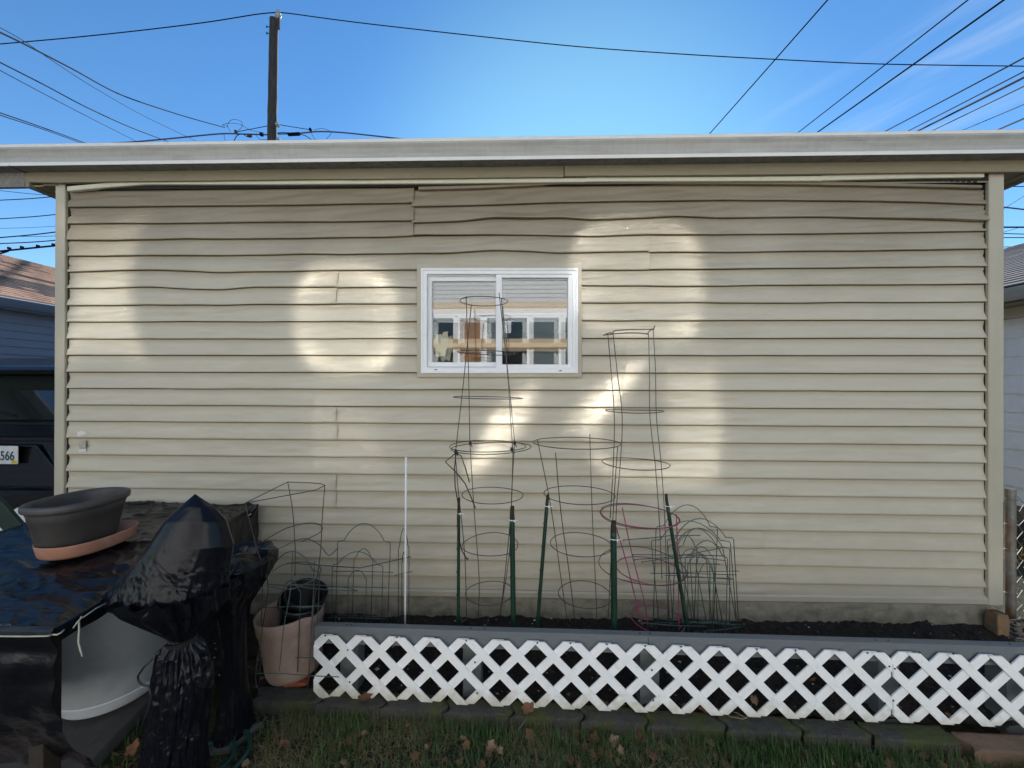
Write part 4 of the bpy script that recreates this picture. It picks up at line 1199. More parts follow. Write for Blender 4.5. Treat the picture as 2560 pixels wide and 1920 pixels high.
# a joint in the board near the middle of the picture
for (xa, xb) in ((bx0, BW(1622, 1620).x - .001), (BW(1622, 1620).x + .001, 3.6)):
    n = 1; b = len(m.v)
    prof_b = [(.008, zbf), (.008, ztf - .003), (.011, ztf), (.008 + bw_ - .003, ztf + .000), (.008 + bw_, ztf - .003), (.008 + bw_, zbf)]
    N = 24
    for i in range(N + 1):
        x = lerp(xa, xb, i / N)
        for (off, z) in prof_b: m.v.append((x, by(x) + off, z + bz(x) + .0012 * noise.noise(V((x * 2, 0, 0)))))
    for i in range(N):
        for j in range(6):
            a = b + i * 6 + j; a2 = b + i * 6 + (j + 1) % 6; m.face([a, a + 6, a2 + 6, a2])
    m.face([b + j for j in range(6)]); m.face([b + N * 6 + j for j in range(6)][::-1])
m.build('board', M_grey, border)
for (pa, pb_) in ((850, 897), (1157, 1212), (1600, 1655), (2196, 2250), (2518, 2575)):
    m = MB(); xa, xb = BW(pa, 1700, .05).x, BW(pb_, 1700, .05).x
    bbox(m, xa, xa + .089, .050, .135, -.05, ztf - .085)
    m.build('post', M_grey, border, bevel=.003)
for px in (860, 872, 1175, 1210, 1604, 1630, 2203, 2236, 2545):
    q = BW(px, 1566); m = MB(); m.lathe([(0, 0), (.005, 0), (.004, .0012), (0, .0014)], c=(q.x, by(q.x) + .028, ztf + bz(q.x)), n=8); m.build('screw', M_screw, border)

# lattice: two layers of 38 mm strips crossing at 45 degrees
PT_ = .1665; SW = .0385
xk0 = BW(826.6, 1600).x; PT_ = (BW(2181, 1625).x - xk0) / 15
def clip(poly, edges):
    for (ax, az, c) in edges:                # keep ax*x+az*z<=c
        out = []
        for i in range(len(poly)):
            P, Q = poly[i], poly[(i + 1) % len(poly)]
            dp, dq = ax * P[0] + az * P[1] - c, ax * Q[0] + az * Q[1] - c
            if dp <= 0: out.append(P)
            if dp * dq < 0:
                t = dp / (dp - dq); out.append((P[0] + (Q[0] - P[0]) * t, P[1] + (Q[1] - P[1]) * t))
        poly = out
        if not poly: return poly
    return poly
def lattice(x_first, ntop, zc, lab, xl, xr, screws, tilt=0.0):
    root = empty('lattice_panel', ((xl + xr) / 2, by((xl + xr) / 2), zc), lab, 'lattice panel', 'white lattice panels on the bed border')
    zt, zb_ = zc + PT_ - .013, zc - PT_ + .013
    for layer, sgn in ((0, -1), (1, 1)):
        m = MB()
        for k in range(-4, ntop + 6):
            cx0 = x_first + k * PT_
            # strip centre line passes (cx0, zc+PT_) with slope sgn
            L_ = .6; ux, uz = math.cos(R(45)), sgn * math.sin(R(45)); nx_, nz_ = -uz, ux
            jit = random.uniform(-.0008, .0008)
            poly = [(cx0 + ux * a + nx_ * b_, zc + PT_ + uz * a + nz_ * (b_ + jit)) for a, b_ in ((-L_, -SW / 2), (L_, -SW / 2), (L_, SW / 2), (-L_, SW / 2))]
            poly = clip(poly, [(-1, 0, -xl), (1, 0, xr), (0, 1, zt), (0, -1, -zb_)])
            if len(poly) < 3: continue
            b = len(m.v); off0 = -.0155 + layer * .0072
            N = len(poly)
            for off in (off0, off0 + .0068):
                for (x, z) in poly: m.v.append((x, by(x) + off, z + bz(x) + tilt * (x - xl)))
            m.face([b + i for i in range(N)]); m.face([b + N + i for i in range(N)][::-1])
            for i in range(N):
                j = (i + 1) % N; m.face([b + i, b + j, b + N + j, b + N + i])
        m.build('strip_layer', M_lattice, root, bevel=.0009)
    for px, py in screws:
        q = BW(px, py, -.016)
        m = MB(); m.lathe([(0, -.001), (.0042, -.001), (.0036, .0012), (0, .0016)], n=12, M=Matrix.Rotation(R(90), 3, 'X'), c=(q.x, by(q.x) - .0158, q.z))
        m.build('screw', M_screw, root)
    return root
zc_ = (BW(1000, 1594).z + BW(1000, 1745).z) / 2 - bz(-.6)
z4 = lambda x, y: (700 + x / 2.765, 1500 + y / 2.765)
z5 = lambda x, y: (1400 + x / 3.687, 1500 + y / 3.687)
z6 = lambda x, y: (2000 + x / 3.53, 1450 + y / 3.53)
scr1 = [z4(312, 246), z4(468, 346), z4(481, 569), z4(807, 258), z4(1287, 282), z4(1348, 432), z4(1362, 645), z4(1779, 298), z5(97, 399), z5(433, 408), z5(786, 426), z5(848, 648), z5(860, 926), z5(1116, 431), z5(1815, 455), z5(2171, 467), z6(597, 645), z6(789, 763), z6(750, 1087)]
scr2 = [z6(838, 783), z6(824, 1065), z6(1058, 641), z6(1353, 651)]
xr1 = xk0 + 15.5 * PT_ - .011
lattice(xk0, 16, zc_, 'long white diagonal lattice panel screwed to the grey border, left one', BW(788, 1650).x, xr1 - .001, scr1)
lattice(xr1 + .003 + PT_ * .5 - .011, 8, zc_ + .003, 'short white diagonal lattice panel running out of the frame at right', xr1 + .003, 3.4, scr2, tilt=-.004)

# edging stones, scalloped and interlocked
edges_px = [545, 690, 765, 938, 1105, 1277, 1460, 1625, 1822, 2010, 2180, 2395, 2600, 2800]
def sy(x): return -.522 - .038 * (x + 1.0)
rng = random.Random(11)
for i in range(len(edges_px) - 1):
    if i == 0: continue
    xa = G(edges_px[i], 1790 + i * 5, .06).x; xb = G(edges_px[i + 1], 1795 + i * 5, .06).x
    if edges_px[i] == 690: xa = G(600, 1775, .06).x
    lastone = edges_px[i] >= 2395
    zt = .060 + (.012 if lastone else 0) + rng.uniform(-.004, .004)
    yf = sy((xa + xb) / 2) - (.03 if lastone else 0); dp = .095
    def scal(s_, x): return x + .014 * math.sin(s_ * math.pi * 2 - .6) + .008 * (s_ - .5)
    m = MB(); NU, NV = 14, 10
    g = .005
    def top(u, v, xa=xa, xb=xb, yf=yf, zt=zt, g=g, i=i):
        x = lerp(scal(v, xa + g), scal(v, xb - g), u); yy = lerp(yf, yf + dp, v) - .02 * (x - (xa + xb) / 2)
        ed = min(u * (xb - xa), (1 - u) * (xb - xa), v * dp, (1 - v) * dp)
        z = zt - .006 * math.exp(-ed / .006) + .0018 * noise.noise(V((x * 40, yy * 40, i)))
        return V((x, yy, z))
    m.grid(top, NU, NV)
    def side(fn, n, k):
        b = len(m.v)
        for t in range(n + 1):
            p = fn(t / n)
            for j in range(4):
                m.v.append((p.x, p.y - (0.002 * noise.noise(V((p.x * 50, j, i)))), lerp(p.z, -.03, j / 3)))
        for t in range(n):
            for j in range(3):
                a = b + t * 4 + j; m.face([a, a + 4, a + 5, a + 1])
    side(lambda t: top(t, 0), NU, 0); side(lambda t: top(t, 1), NU, 0); side(lambda t: top(0, t), NV, 0); side(lambda t: top(1, t), NV, 0)
    o = m.build('edging_stone', M_stone2 if lastone else M_stone, sm=False)
    ordn = ['first', 'second', 'third', 'fourth', 'fifth', 'sixth', 'seventh', 'eighth', 'ninth', 'tenth', 'eleventh', 'twelfth']
    if lastone: lb = 'raised brown concrete edging stone at the right end of the row' if edges_px[i] == 2395 else 'brown edging stone mostly outside the frame at right'
    else: lb = 'mossy grey edging stone, %s from the left end of the row below the lattice' % ordn[i - 1]
    tag(o, lb, 'edging stone', 'edging stones in front of the bed')
q = W(2470, 1560, -.02)                       # orange stone standing at the corner
m = MB()
def rock(u, v):
    a = u * 2 * math.pi; z = lerp(0, .20, v)
    r = 1 + .12 * noise.noise(V((math.cos(a) * 2, math.sin(a) * 2, v * 4))) - .25 * max(0, v - .85) * 4
    return V((q.x + .012 + .036 * r * max(-.9, min(.9, math.cos(a) * 1.3)), -.05 + .035 * r * max(-.9, min(.9, math.sin(a) * 1.3)), .09 + z))
m.grid(rock, 28, 16); m.lathe([(0, 0), (.03, 0), (.03, .001)], c=(q.x + .01, -.05, .284), n=12)
tag(m.build('corner_stone', M_obrick, sm=True), 'rough orange brown stone standing at the right wall corner', 'stone')

# ------------------------------------------------------------------ tomato cages
WR = .00225
def P_(x, y, Y): return Wk(x, y, Y)
def hring(mb, cx, cy, rx, Y, r=WR, wob=.02, seed=0, tilt=0.0, m=0):
    """a level ring whose middle is seen at (cx,cy) with half width rx (2212 wide picture)"""
    c = P_(cx, cy, Y); Z = (c - CAM).dot(CR @ V((0, 0, -1)))
    rr = rx * K * Z / F
    mb.ring((c.x, c.y, c.z), rr, rr * .95, r, 44, m, wob, 0, (tilt, 0), seed)
    return c, rr
def on_ring(c, rr, deg): return V((c.x + rr * math.cos(R(deg)), c.y + rr * .95 * math.sin(R(deg)), c.z))
def wirepart(parent, pts, name='leg', M=None, r=WR, sub=4):
    Q = []
    for i in range(len(pts) - 1):
        p0 = pts[max(0, i - 1)]; p1 = pts[i]; p2 = pts[i + 1]; p3 = pts[min(len(pts) - 1, i + 2)]
        for k in range(sub):
            t = k / sub; Q.append(.5 * ((2 * p1) + (p2 - p0) * t + (2 * p0 - 5 * p1 + 4 * p2 - p3) * t * t + (3 * p1 - p0 - 3 * p2 + p3) * t ** 3))
    Q.append(pts[-1])
    mb = MB(); mb.tube(Q, r, 6); return mb.build(name, M or M_wire, parent, sm=True)
def soil_z(x, y): return .16
# cage A upper, inverted
YA = -.245
cA = P_(1057, 965, YA)
cage = empty('tomato_cage', (cA.x, YA, cA.z), 'narrow upturned wire cage tied on top of another, in front of the window', 'tomato cage', 'tomato cages')
for (cx, cy, rx, wb, sd, tl) in ((1045, 651, 51, .01, 1, .0), (1051, 762, 62, .01, 2, -.03), (1054, 859, 75, .01, 3, -.02), (1053, 963, 83, .02, 4, .0)):
    mb = MB(); hring(mb, cx, cy, rx, YA, wob=wb, seed=sd, tilt=tl); mb.build('ring', M_wire, cage, sm=True)
for (xt, yt, xb, yb, dt, db) in ((1018, 660, 984, 975, -.04, -.07), (1007, 640, 1015, 957, .08, .12), (1078, 632, 1112, 957, .06, .12), (1083, 645, 1108, 975, -.06, -.10)):
    wirepart(cage, [P_(xt, yt, YA + dt), P_((xt + xb) / 2 + 1, (yt + yb) / 2, YA + (dt + db) / 2), P_(xb, yb, YA + db)], M=M_wiregrey if xt == 1083 else M_wire)
# cage A lower
cB = P_(1058, 1100, YA)
cage = empty('tomato_cage', (cB.x, YA, .16), 'lower wire cage standing in soil under the window, black tied to the upturned one', 'tomato cage', 'tomato cages')
for (cx, cy, rx, wb, sd, tl) in ((1060, 967, 84, .03, 7, .02), (1064, 1069, 66, .03, 3, .0), (1060, 1175, 62, .04, 5, .0), (1057, 1280, 51, .03, 6, .0)):
    mb = MB(); hring(mb, cx, cy, rx, YA, wob=wb, seed=sd, tilt=tl); mb.build('ring', M_wire, cage, sm=True)
for L_ in ([(983, 975, -.1), (990, 1060, -.06), (1004, 1200, -.02), (1008, 1350, .0)], [(1015, 955, .12), (1024, 1100, .08), (1035, 1250, .05), (1032, 1352, .05)], [(1112, 957, .12), (1106, 1050, .1), (1100, 1200, .07), (1075, 1352, .04)], [(1108, 975, -.1), (1104, 1100, -.06), (1090, 1250, -.04), (1078, 1345, -.02)]):
    wirepart(cage, [P_(x, y, YA + d) for x, y, d in L_])
for (x, y, d) in ((985, 976, -.10), (1016, 957, .12), (1112, 957, .12), (1106, 971, -.10)):
    p = P_(x, y, YA + d); mb = MB(); mb.lathe([(0, -.012), (.007, -.010), (.009, 0), (.007, .010), (0, .012)], c=tuple(p), n=8)
    mb.tube([p, p + V((.012, -.006, -.022))], .0028, 5); tag(mb.build('cable_tie', M_btie), None)
    mb_o = bpy.data.objects[-1] if False else None
for o in [o for o in bpy.data.objects if o.name.startswith('cable_tie') and o.parent is None]:
    tag(o, {0: 'a'}.get(1), 'cable tie')
ties = [o for o in bpy.data.objects if o.name.startswith('cable_tie')]
for o, lb in zip(ties, ('black tie knot at the front left where the two stacked cages meet', 'black tie knot at the back left where the two stacked cages meet', 'black tie knot at the back right where the two stacked cages meet', 'black tie knot at the front right where the two stacked cages meet')):
    tag(o, lb, 'cable tie', 'black ties on the stacked cages')
# loose black wire bundle dangling at the left of cage A
def loose(pts, lb, M=M_btie, r=.003, name='loose_wire', grp='loose dark wires on the stacked cages', cat='wire'):
    mb = MB(); mb.tube([P_(x, y, Y) for x, y, Y in pts], r, 6); return tag(mb.build(name, M, sm=True), lb, cat, grp)
loose([(985, 978, -.36), (962, 998, -.37), (985, 1020, -.37), (1005, 1045, -.37), (1018, 1075, -.37), (1027, 1098, -.37)], 'bent dark wire kinked at left then trailing down right from the tie')
loose([(986, 978, -.365), (996, 985, -.37), (1005, 1010, -.37), (1014, 1042, -.37)], 'short dark wire hanging just inside the kinked one')
loose([(985, 979, -.36), (982, 1010, -.36), (983, 1050, -.36), (990, 1090, -.36), (988, 1120, -.36), (990, 1160, -.35), (998, 1190, -.34), (1010, 1210, -.34), (1011, 1205, -.34)], 'long dark wire trailing down the leftmost green stake to a small hook')
# cage B: wide ring top
YB = -.25
cage = empty('tomato_cage', (P_(1250, 1300, YB).x, YB, .16), 'plain round wire cage with wide open top, beside the right of the window cage', 'tomato cage', 'tomato cages')
for (cx, cy, rx, sd) in ((1245, 956, 91, 2), (1251, 1068, 75, 3), (1254, 1175, 66, 4), (1263, 1283, 57, 5)):
    mb = MB(); hring(mb, cx, cy, rx, YB, wob=.015, seed=sd, tilt=.0); mb.build('ring', M_wire, cage, sm=True)
for L_ in ([(1161, 950, -.03), (1190, 1095, -.03), (1212, 1250, -.02), (1227, 1352, -.02)], [(1200, 978, -.19), (1212, 1110, -.15), (1230, 1240, -.12), (1243, 1352, -.10)], [(1274, 938, .17), (1279, 1100, .14), (1286, 1250, .10), (1290, 1352, .08)], [(1334, 965, -.05), (1325, 1100, -.04), (1318, 1250, -.03), (1313, 1352, -.03)]):
    wirepart(cage, [P_(x, y, YB + d) for x, y, d in L_])
# cage C: tall with rusty square top
YC = -.27
cage = empty('tomato_cage', (P_(1375, 1300, YC).x, YC, .16), 'tallest wire cage with rusty squared top, right of the window', 'tomato cage', 'tomato cages')
for (cx, cy, rx, sd, wb) in ((1370, 888, 56, 2, .07), (1374, 1001, 68, 3, .05), (1378, 1113, 82, 4, .03), (1385, 1219, 92, 5, .03)):
    mb = MB(); hring(mb, cx, cy, rx, YC, wob=wb, seed=sd); mb.build('ring', M_wire, cage, sm=True)
for L_ in ([(1313, 722, -.05), (1320, 800, -.06), (1327, 900, -.08), (1325, 1000, -.10), (1318, 1120, -.12)], [(1324, 718, .05), (1333, 800, .06), (1344, 900, .08), (1340, 1000, .09), (1331, 1110, .09), (1326, 1300, .07), (1326, 1350, .06)], [(1401, 722, -.05), (1403, 800, -.06), (1404, 900, -.08), (1415, 1000, -.10), (1424, 1120, -.12), (1430, 1250, -.10)], [(1411, 712, .05), (1416, 800, .06), (1418, 900, .08), (1428, 1000, .10), (1436, 1120, .12), (1440, 1250, .10), (1444, 1350, .08)]):
    wirepart(cage, [P_(x, y, YC + d) for x, y, d in L_], M=M_wiregrey if L_[0][0] > 1400 else M_wire)
for L_ in ([(1303, 724, -.05), (1320, 722, -.05), (1360, 719, -.05), (1398, 721, -.05), (1400, 724, -.05)], [(1308, 722, -.05), (1316, 719, -.0), (1324, 719, .05), (1330, 714, .05), (1370, 712, .05), (1413, 711, .05)], [(1398, 722, -.05), (1405, 713, .02), (1411, 711, .05), (1415, 703, .05)]):
    wirepart(cage, [P_(x, y, YC + d) for x, y, d in L_], name='top_bar', M=M_rust, r=.0028)
# magenta cage
YD = -.28
cage = empty('tomato_cage', (P_(1395, 1300, YD).x, YD, .14), 'magenta coated wire cage standing between the green stakes', 'tomato cage', 'tomato cages')
for (cx, cy, rx, sd) in ((1381, 1113, 80, 8), (1402, 1231, 68, 9), (1420, 1338, 55, 3)):
    mb = MB(); hring(mb, cx, cy, rx, YD, r=.0028, wob=.012, seed=sd, tilt=-.02); mb.build('ring', M_pink, cage, sm=True)
for L_ in ([(1344, 1096, .1), (1366, 1200, .1), (1392, 1300, .08), (1400, 1352, .07)], [(1328, 1130, -.06), (1352, 1210, -.05), (1372, 1290, -.04), (1388, 1352, -.04)], [(1461, 1110, -.03), (1464, 1200, -.03), (1466, 1290, -.03), (1466, 1355, -.03)]):
    wirepart(cage, [P_(x, y, YD + d) for x, y, d in L_], M=M_pink, r=.0028)
# ---------------- stakes
def stake(x0, y0, x1, y1, Y, w, lb, tie=True, ty=None, bend=0):
    a, b_ = P_(x0, y0, Y), P_(x1, y1, Y)
    b_ = b_ + (b_ - a).normalized() * .10
    root = empty('green_stake', (b_.x, b_.y, .05), lb, 'plant stake', 'green plant stakes')
    c_ = a.lerp(b_, .075); wd = w * K * 1.95 / F / 2
    mid_ = c_.lerp(b_, .5) + V((bend, 0, 0))
    mb = MB(); pts = []; rr = []
    for i in range(25):
        t = i / 24; p = c_.lerp(b_, t) + V((bend * math.sin(math.pi * t), 0, 0)); pts.append(p); rr.append(wd * (1.0 + .05 * noise.noise(V((t * 20, x0, 0)))))
    mb.tube(pts, rr, 10)
    for i in range(5):
        t = .12 + .17 * i; p = c_.lerp(b_, t) + V((-wd, -.002, 0)); mb.lathe([(0, -.007), (.0035, 0), (0, .007)], c=tuple(p), n=6)
    mb.build('shaft', M_stake, root, sm=True)
    mb = MB(); mb.tube([a + V((.002, 0, .004)), a.lerp(c_, .5), c_ + (b_ - c_) * .004], [wd * .75, wd * .86, wd * .9], 8); mb.build('bare_end', M_staketop, root)
    if tie:
        p = a.lerp(b_, ty if ty else .09); mb = MB()
        mb.ring((p.x, p.y, p.z), wd * 1.25, wd * 1.25, .0022, 16); mb.tube([p + V((wd, -wd, 0)), p + V((.03, -wd - .005, .003))], .0018, 5)
        mb.box(p.x + wd * .6, p.x + wd * .6 + .008, p.y - wd * 1.5 - .004, p.y - wd * 1.2, p.z - .004, p.z + .004)
        return root, tag(mb.build('zip_tie', M_tie), None)
    return root, None
ST = [((991, 1077), (990, 1350), -.33, 7, 'thin green stake with bare top, leftmost under the window', .10, 'white zip tie on the leftmost green stake'),
      ((1106, 1095), (1109, 1355), -.36, 11, 'thick upright green stake at the right side of the window cage', .09, 'white zip tie on the thick stake by the window cage'),
      ((1183, 1070), (1161, 1350), -.33, 8, 'green stake leaning right at its top, left of the wide round cage', .07, 'white zip tie on the stake leaning right'),
      ((1325, 1127), (1327, 1360), -.40, 13, 'thickest green stake at the left of the magenta cage', .13, 'white zip tie on the thickest green stake'),
      ((1438, 1069), (1486, 1365), -.32, 8, 'dark green stake leaning left at its top through the magenta cage', .07, 'white zip tie on the stake leaning left')]
for a, b_, Y, w_, lb, ty, tl in ST:
    r_, z_ = stake(a[0], a[1], b_[0], b_[1], Y, w_, lb, ty=ty)
    tag(z_, tl, 'zip tie', 'white zip ties on the stakes')
mb = MB(); p = P_(1415, 1250, -.45); mb.tube([p, p + V((.02, 0, .002))], .003, 5)
a, b_ = P_(877, 987, -.33), P_(875, 1350, -.33)
mb = MB(); mb.tube([a, a.lerp(b_, .33), a.lerp(b_, .66), b_ + V((0, 0, -.08))], [.0052, .0052, .0052, .0052], 10)
for t in (.03, .3, .55): q = a.lerp(b_, t); mb.lathe([(.0052, -.003), (.0068, -.002), (.0068, .002), (.0052, .003)], c=tuple(q), n=10)
tag(mb.build('white_stake', M_wstake, sm=True), 'slim white pole standing in the bed, left of the window cages', 'plant stake')

# ---------------- folding green arch fences
def arch_panel(root, ox, oz, Y, w_, h, M, lean=0.0, yaw=0.0, twist=0.0, inner=True, r=WR, legs=.10):
    """one hoop with notched shoulders: local frame origin at the left foot"""
    ux = V((math.cos(yaw), math.sin(yaw), twist))
    up = V((lean, -.08, 1)).normalized()
    def L3(x, z): return V((ox, Y, oz)) + ux * x + up * z
    def hoop(x0, x1, zb, zs, za):
        ww = x1 - x0; nt = ww * .13
        pts = [L3(x0, zb), L3(x0, zs - .01), L3(x0 + .006, zs), L3(x0 + nt, zs + .006)]
        for i in range(11):
            t = i / 10; pts.append(L3(x0 + nt + (ww - 2 * nt) * t, zs + .012 + (za - zs - .012) * math.sin(math.pi * t) ** .8))
        pts += [L3(x1 - nt, zs + .006), L3(x1 - .006, zs), L3(x1, zs - .01), L3(x1, zb)]
        return pts
    mb = MB(); mb.tube(hoop(0, w_, -legs, h * .82, h), r, 6); mb.build('outer_hoop', M, root, sm=True)
    if inner:
        mb = MB(); mb.tube(hoop(w_ * .32, w_ * .68, -legs * .3, h * .66, h * .75), r, 6); mb.build('inner_hoop', M, root, sm=True)
    for zz in (.04, h * .52):
        mb = MB(); mb.tube([L3(-.02, zz), L3(w_ * .5, zz + .003), L3(w_ + .02, zz)], r, 6); mb.build('cross_wire', M, root, sm=True)
def fence_piece(px, py, Y, wpx, top, M, lb, **kw):
    b_ = P_(px, py, Y); t_ = P_(px, top, Y); b2 = P_(px + wpx, py, Y)
    root = empty('folding_wire_fence', (b_.x, Y, b_.z), lb, 'garden fence', 'green folding garden fences')
    arch_panel(root, b_.x, b_.z, Y, b2.x - b_.x, t_.z - b_.z, M, **kw); return root
fence_piece(725, 1345, -.20, 112, 1122, M_green, 'green arch top wire fence leaning behind the white pole', lean=.06)
fence_piece(861, 1345, -.22, 22, 1137, M_green, 'narrow folded green hoop panel just behind the white pole', lean=.02, yaw=.5)
fence_piece(716, 1350, -.30, 108, 1184, M_green, 'lower green arch fence in front of the tall arched one at left', lean=.05)
fence_piece(562, 1440, -.42, 120, 1182, M_green, 'green arch fence around the faded terracotta pot', lean=.08, twist=.05)
RP = [(1411, 1350, -.10, 130, 1082, 'tallest green arch fence of the pile against the siding', dict(lean=.0)),
      (1425, 1360, -.18, 168, 1115, 'wide green arch fence leaning left in the pile, right rear', dict(lean=-.12)),
      (1455, 1362, -.22, 150, 1113, 'green arch fence second in the pile at right', dict(lean=-.10, yaw=.1)),
      (1445, 1355, -.26, 125, 1130, 'green arch fence third in the pile at right', dict(lean=-.04, yaw=-.1)),
      (1500, 1362, -.20, 95, 1128, 'green arch fence slanting most steeply in the pile', dict(lean=-.22)),
      (1478, 1360, -.30, 90, 1160, 'shortest green arch fence at the front of the pile', dict(lean=-.02))]
for (px, py, Y, wp, tp_, lb, kw) in RP: fence_piece(px, py, Y, wp, tp_, M_green, lb, **kw)
for (P, lb) in (([(1558, 1200), (1600, 1200)], ''),): pass
HW = [([(1559, 1350), (1650, 1335), (1790, 1334)], 'top'), ]
for i, (pts, lb) in enumerate(((([(1360, 1207), (1430, 1200), (1500, 1190)]), 'long straight green rod sticking out left from the pile, highest'), ([(1384, 1243), (1450, 1244), (1560, 1245), (1600, 1247)], 'long straight green rod sticking out left from the pile, second'),
                     ([(1387, 1255), (1450, 1250), (1560, 1232), (1602, 1226)], 'long straight green rod rising to the right across the pile'), ([(1406, 1262), (1470, 1256), (1560, 1252), (1632, 1260)], 'long straight green rod, lowest of those across the pile'))):
    pass
for pts, lb in (([(1360 - 0, 1349)], ''),):
    pass
def rod(pts, Y, lb, M=M_green):
    mb = MB(); P = [W(x, y, Y) for x, y in pts]; mb.tube([P[0] + V((.0, -.006, -.006)), P[0] + V((-.006, 0, 0))] + P, .0023, 6)
    tag(mb.build('wire_rod', M, sm=True), lb, 'wire rod', 'green wire rods in the pile')
c3 = lambda x, y: (1450 + x / 3.951, 1200 + y / 3.951)
rod([c3(435, 592), c3(700, 572), c3(900, 548), c3(1190, 545)], -.24, 'straight green rod sticking out left from the pile, highest of four')
rod([c3(530, 736), c3(800, 740), c3(1100, 742), c3(1420, 748)], -.23, 'straight green rod sticking out left from the pile, second of four')
rod([c3(540, 785), c3(800, 770), c3(1100, 730), c3(1390, 672)], -.22, 'green rod rising to the right across the pile')
rod([c3(615, 808), c3(850, 778), c3(1150, 760), c3(1440, 797)], -.25, 'straight green rod sticking out left from the pile, lowest of four')
rod([c3(610, 1410), c3(900, 1436), c3(1250, 1445)], -.36, 'green rod lying low along the soil at the foot of the pile')
rod([c3(1230, 1492), c3(1430, 1475), c3(1590, 1450)], -.33, 'green rod end lying on soil at the right of the pile')
rod([(722, 1408), (900, 1420), (1028, 1392)][0:2] + [(1028, 1392)], -.28, 'dark wire running level through the left arch fences', M_wire)
# ---------------- square wire cage round the terracotta pot
def Q_(x, y): return (500 + x / 2.765, 1150 + y / 2.765)
sq = empty('square_wire_cage', tuple(W(720, 1640, -.45)), 'loose three sided wire cage standing round the faded terracotta pot', 'tomato cage', 'tomato cages')
TP = [(312, 298, -.62), (606, 152, -.28), (863, 175, -.46)]
t3 = [W(*Q_(x, y), Y) for x, y, Y in TP]
mb = MB(); mb.tube([t3[0], t3[1], W(*Q_(760, 158), -.34), W(*Q_(840, 165), -.40), t3[2], W(*Q_(800, 208), -.50), t3[0]], WR, 6); mb.build('top_ring', M_wire, sq, sm=True)
for L_ in ([(312, 298, -.62), (350, 450, -.62), (400, 640, -.62), (470, 860, -.62), (430, 1170, -.62), (385, 1480, -.64), (400, 1580, -.64)],
           [(606, 152, -.28), (640, 350, -.30), (658, 620, -.32), (655, 800, -.33)],
           [(863, 175, -.46), (845, 400, -.48), (832, 640, -.50), (800, 900, -.52), (770, 1180, -.55), (755, 1480, -.58), (740, 1590, -.58)],
           [(640, 640, -.60), (625, 900, -.62), (580, 1150, -.64), (555, 1400, -.64), (545, 1460, -.64)],
           [(790, 700, -.54), (785, 900, -.54), (770, 1150, -.56), (750, 1500, -.58)]):
    wirepart(sq, [W(*Q_(x, y), Y) for x, y, Y in L_], M=M_wire if L_[0][0] < 900 and L_[0][1] < 300 else M_green)
for L_ in ([(440, 560, -.6), (600, 470, -.4), (760, 435, -.36), (838, 455, -.44), (830, 500, -.5), (700, 565, -.58)],
           [(500, 770, -.62), (600, 715, -.5), (740, 708, -.4), (830, 740, -.45), (810, 810, -.52), (640, 890, -.62), (490, 880, -.62)],
           [(480, 858, -.62), (650, 862, -.62), (800, 864, -.5), (1000, 880, -.36), (1090, 905, -.36)],
           [(640, 865, -.62), (800, 890, -.5), (1090, 905, -.36)],
           [(385, 1475, -.64), (550, 1476, -.64), (750, 1490, -.58), (960, 1500, -.50)],
           [(420, 612, -.62), (550, 610, -.55), (650, 560, -.5), (740, 545, -.45), (830, 590, -.45), (890, 660, -.45), (950, 610, -.4)]):
    wirepart(sq, [W(*Q_(x, y), Y) for x, y, Y in L_], name='cross_wire', M=M_green if L_[0][1] > 600 else M_wire)
#PART5
# ------------------------------------------------------------------ covered table and its load, lower left
TZ = .835
table = empty('covered_table', (-1.95, -.62, 0), 'outdoor table under wrinkled black plastic film, lower left', 'table')
def xr_(y): return lerp(-1.375, -1.60, smooth(-1.2, -.05, y) * .35 + (y + 1.2) / 1.15 * .65)
Y0, Y1 = -1.205, -.045
XLt = -2.55
def wr(x, y):
    a = noise.fractal(V((x * 2.2 + y * .8, y * 5.5 - x * 1.6, 1)), 1, 2.1, 5)
    r = 1 - abs(noise.noise(V((x * 3.0 - y * 1.2, y * 11 + x * 2.5, 7)))) * 2
    r2 = 1 - abs(noise.noise(V((x * 7.0 - y * 3, y * 17 + x * 7, 3)))) * 2
    return .010 * a + .011 * max(0, r) ** 3 + .007 * max(0, r2) ** 4
def cover(u, v):
    s = lerp(-.12, 1.22, u); t = lerp(-.0, 1.0, v)
    y = lerp(Y0, Y1, t); xe = xr_(y); W_ = xe - XLt
    hang_r = .05 + .22 * smooth(.55, .95, t) + .012 * noise.noise(V((y * 9, 0, 0)))
    if s > 1:
        k = (s - 1) / .22; d = k * hang_r
        b_ = min(d, .035)
        x = xe + .018 * math.sin(min(1, d / .035) * math.pi / 2) + .010 * noise.noise(V((y * 14, d * 9, 2))) * k
        z = TZ - max(0, d - .008) + .0
    elif s < 0:
        k = -s / .12; d = k * .18; x = XLt - .015 * min(1, k * 4); z = TZ - d
    else:
        x = XLt + s * W_; ed = min(s, 1 - s) * W_
        z = TZ + wr(x, y) * smooth(0, .05, ed + .01) - .006 * math.exp(-ed / .01) - .02 * math.sin(math.pi * s) * math.sin(math.pi * t)
    return V((x, y, z))
m = MB(); m.grid(cover, 210, 190); m.build('cover', M_plastic, table, sm=True)
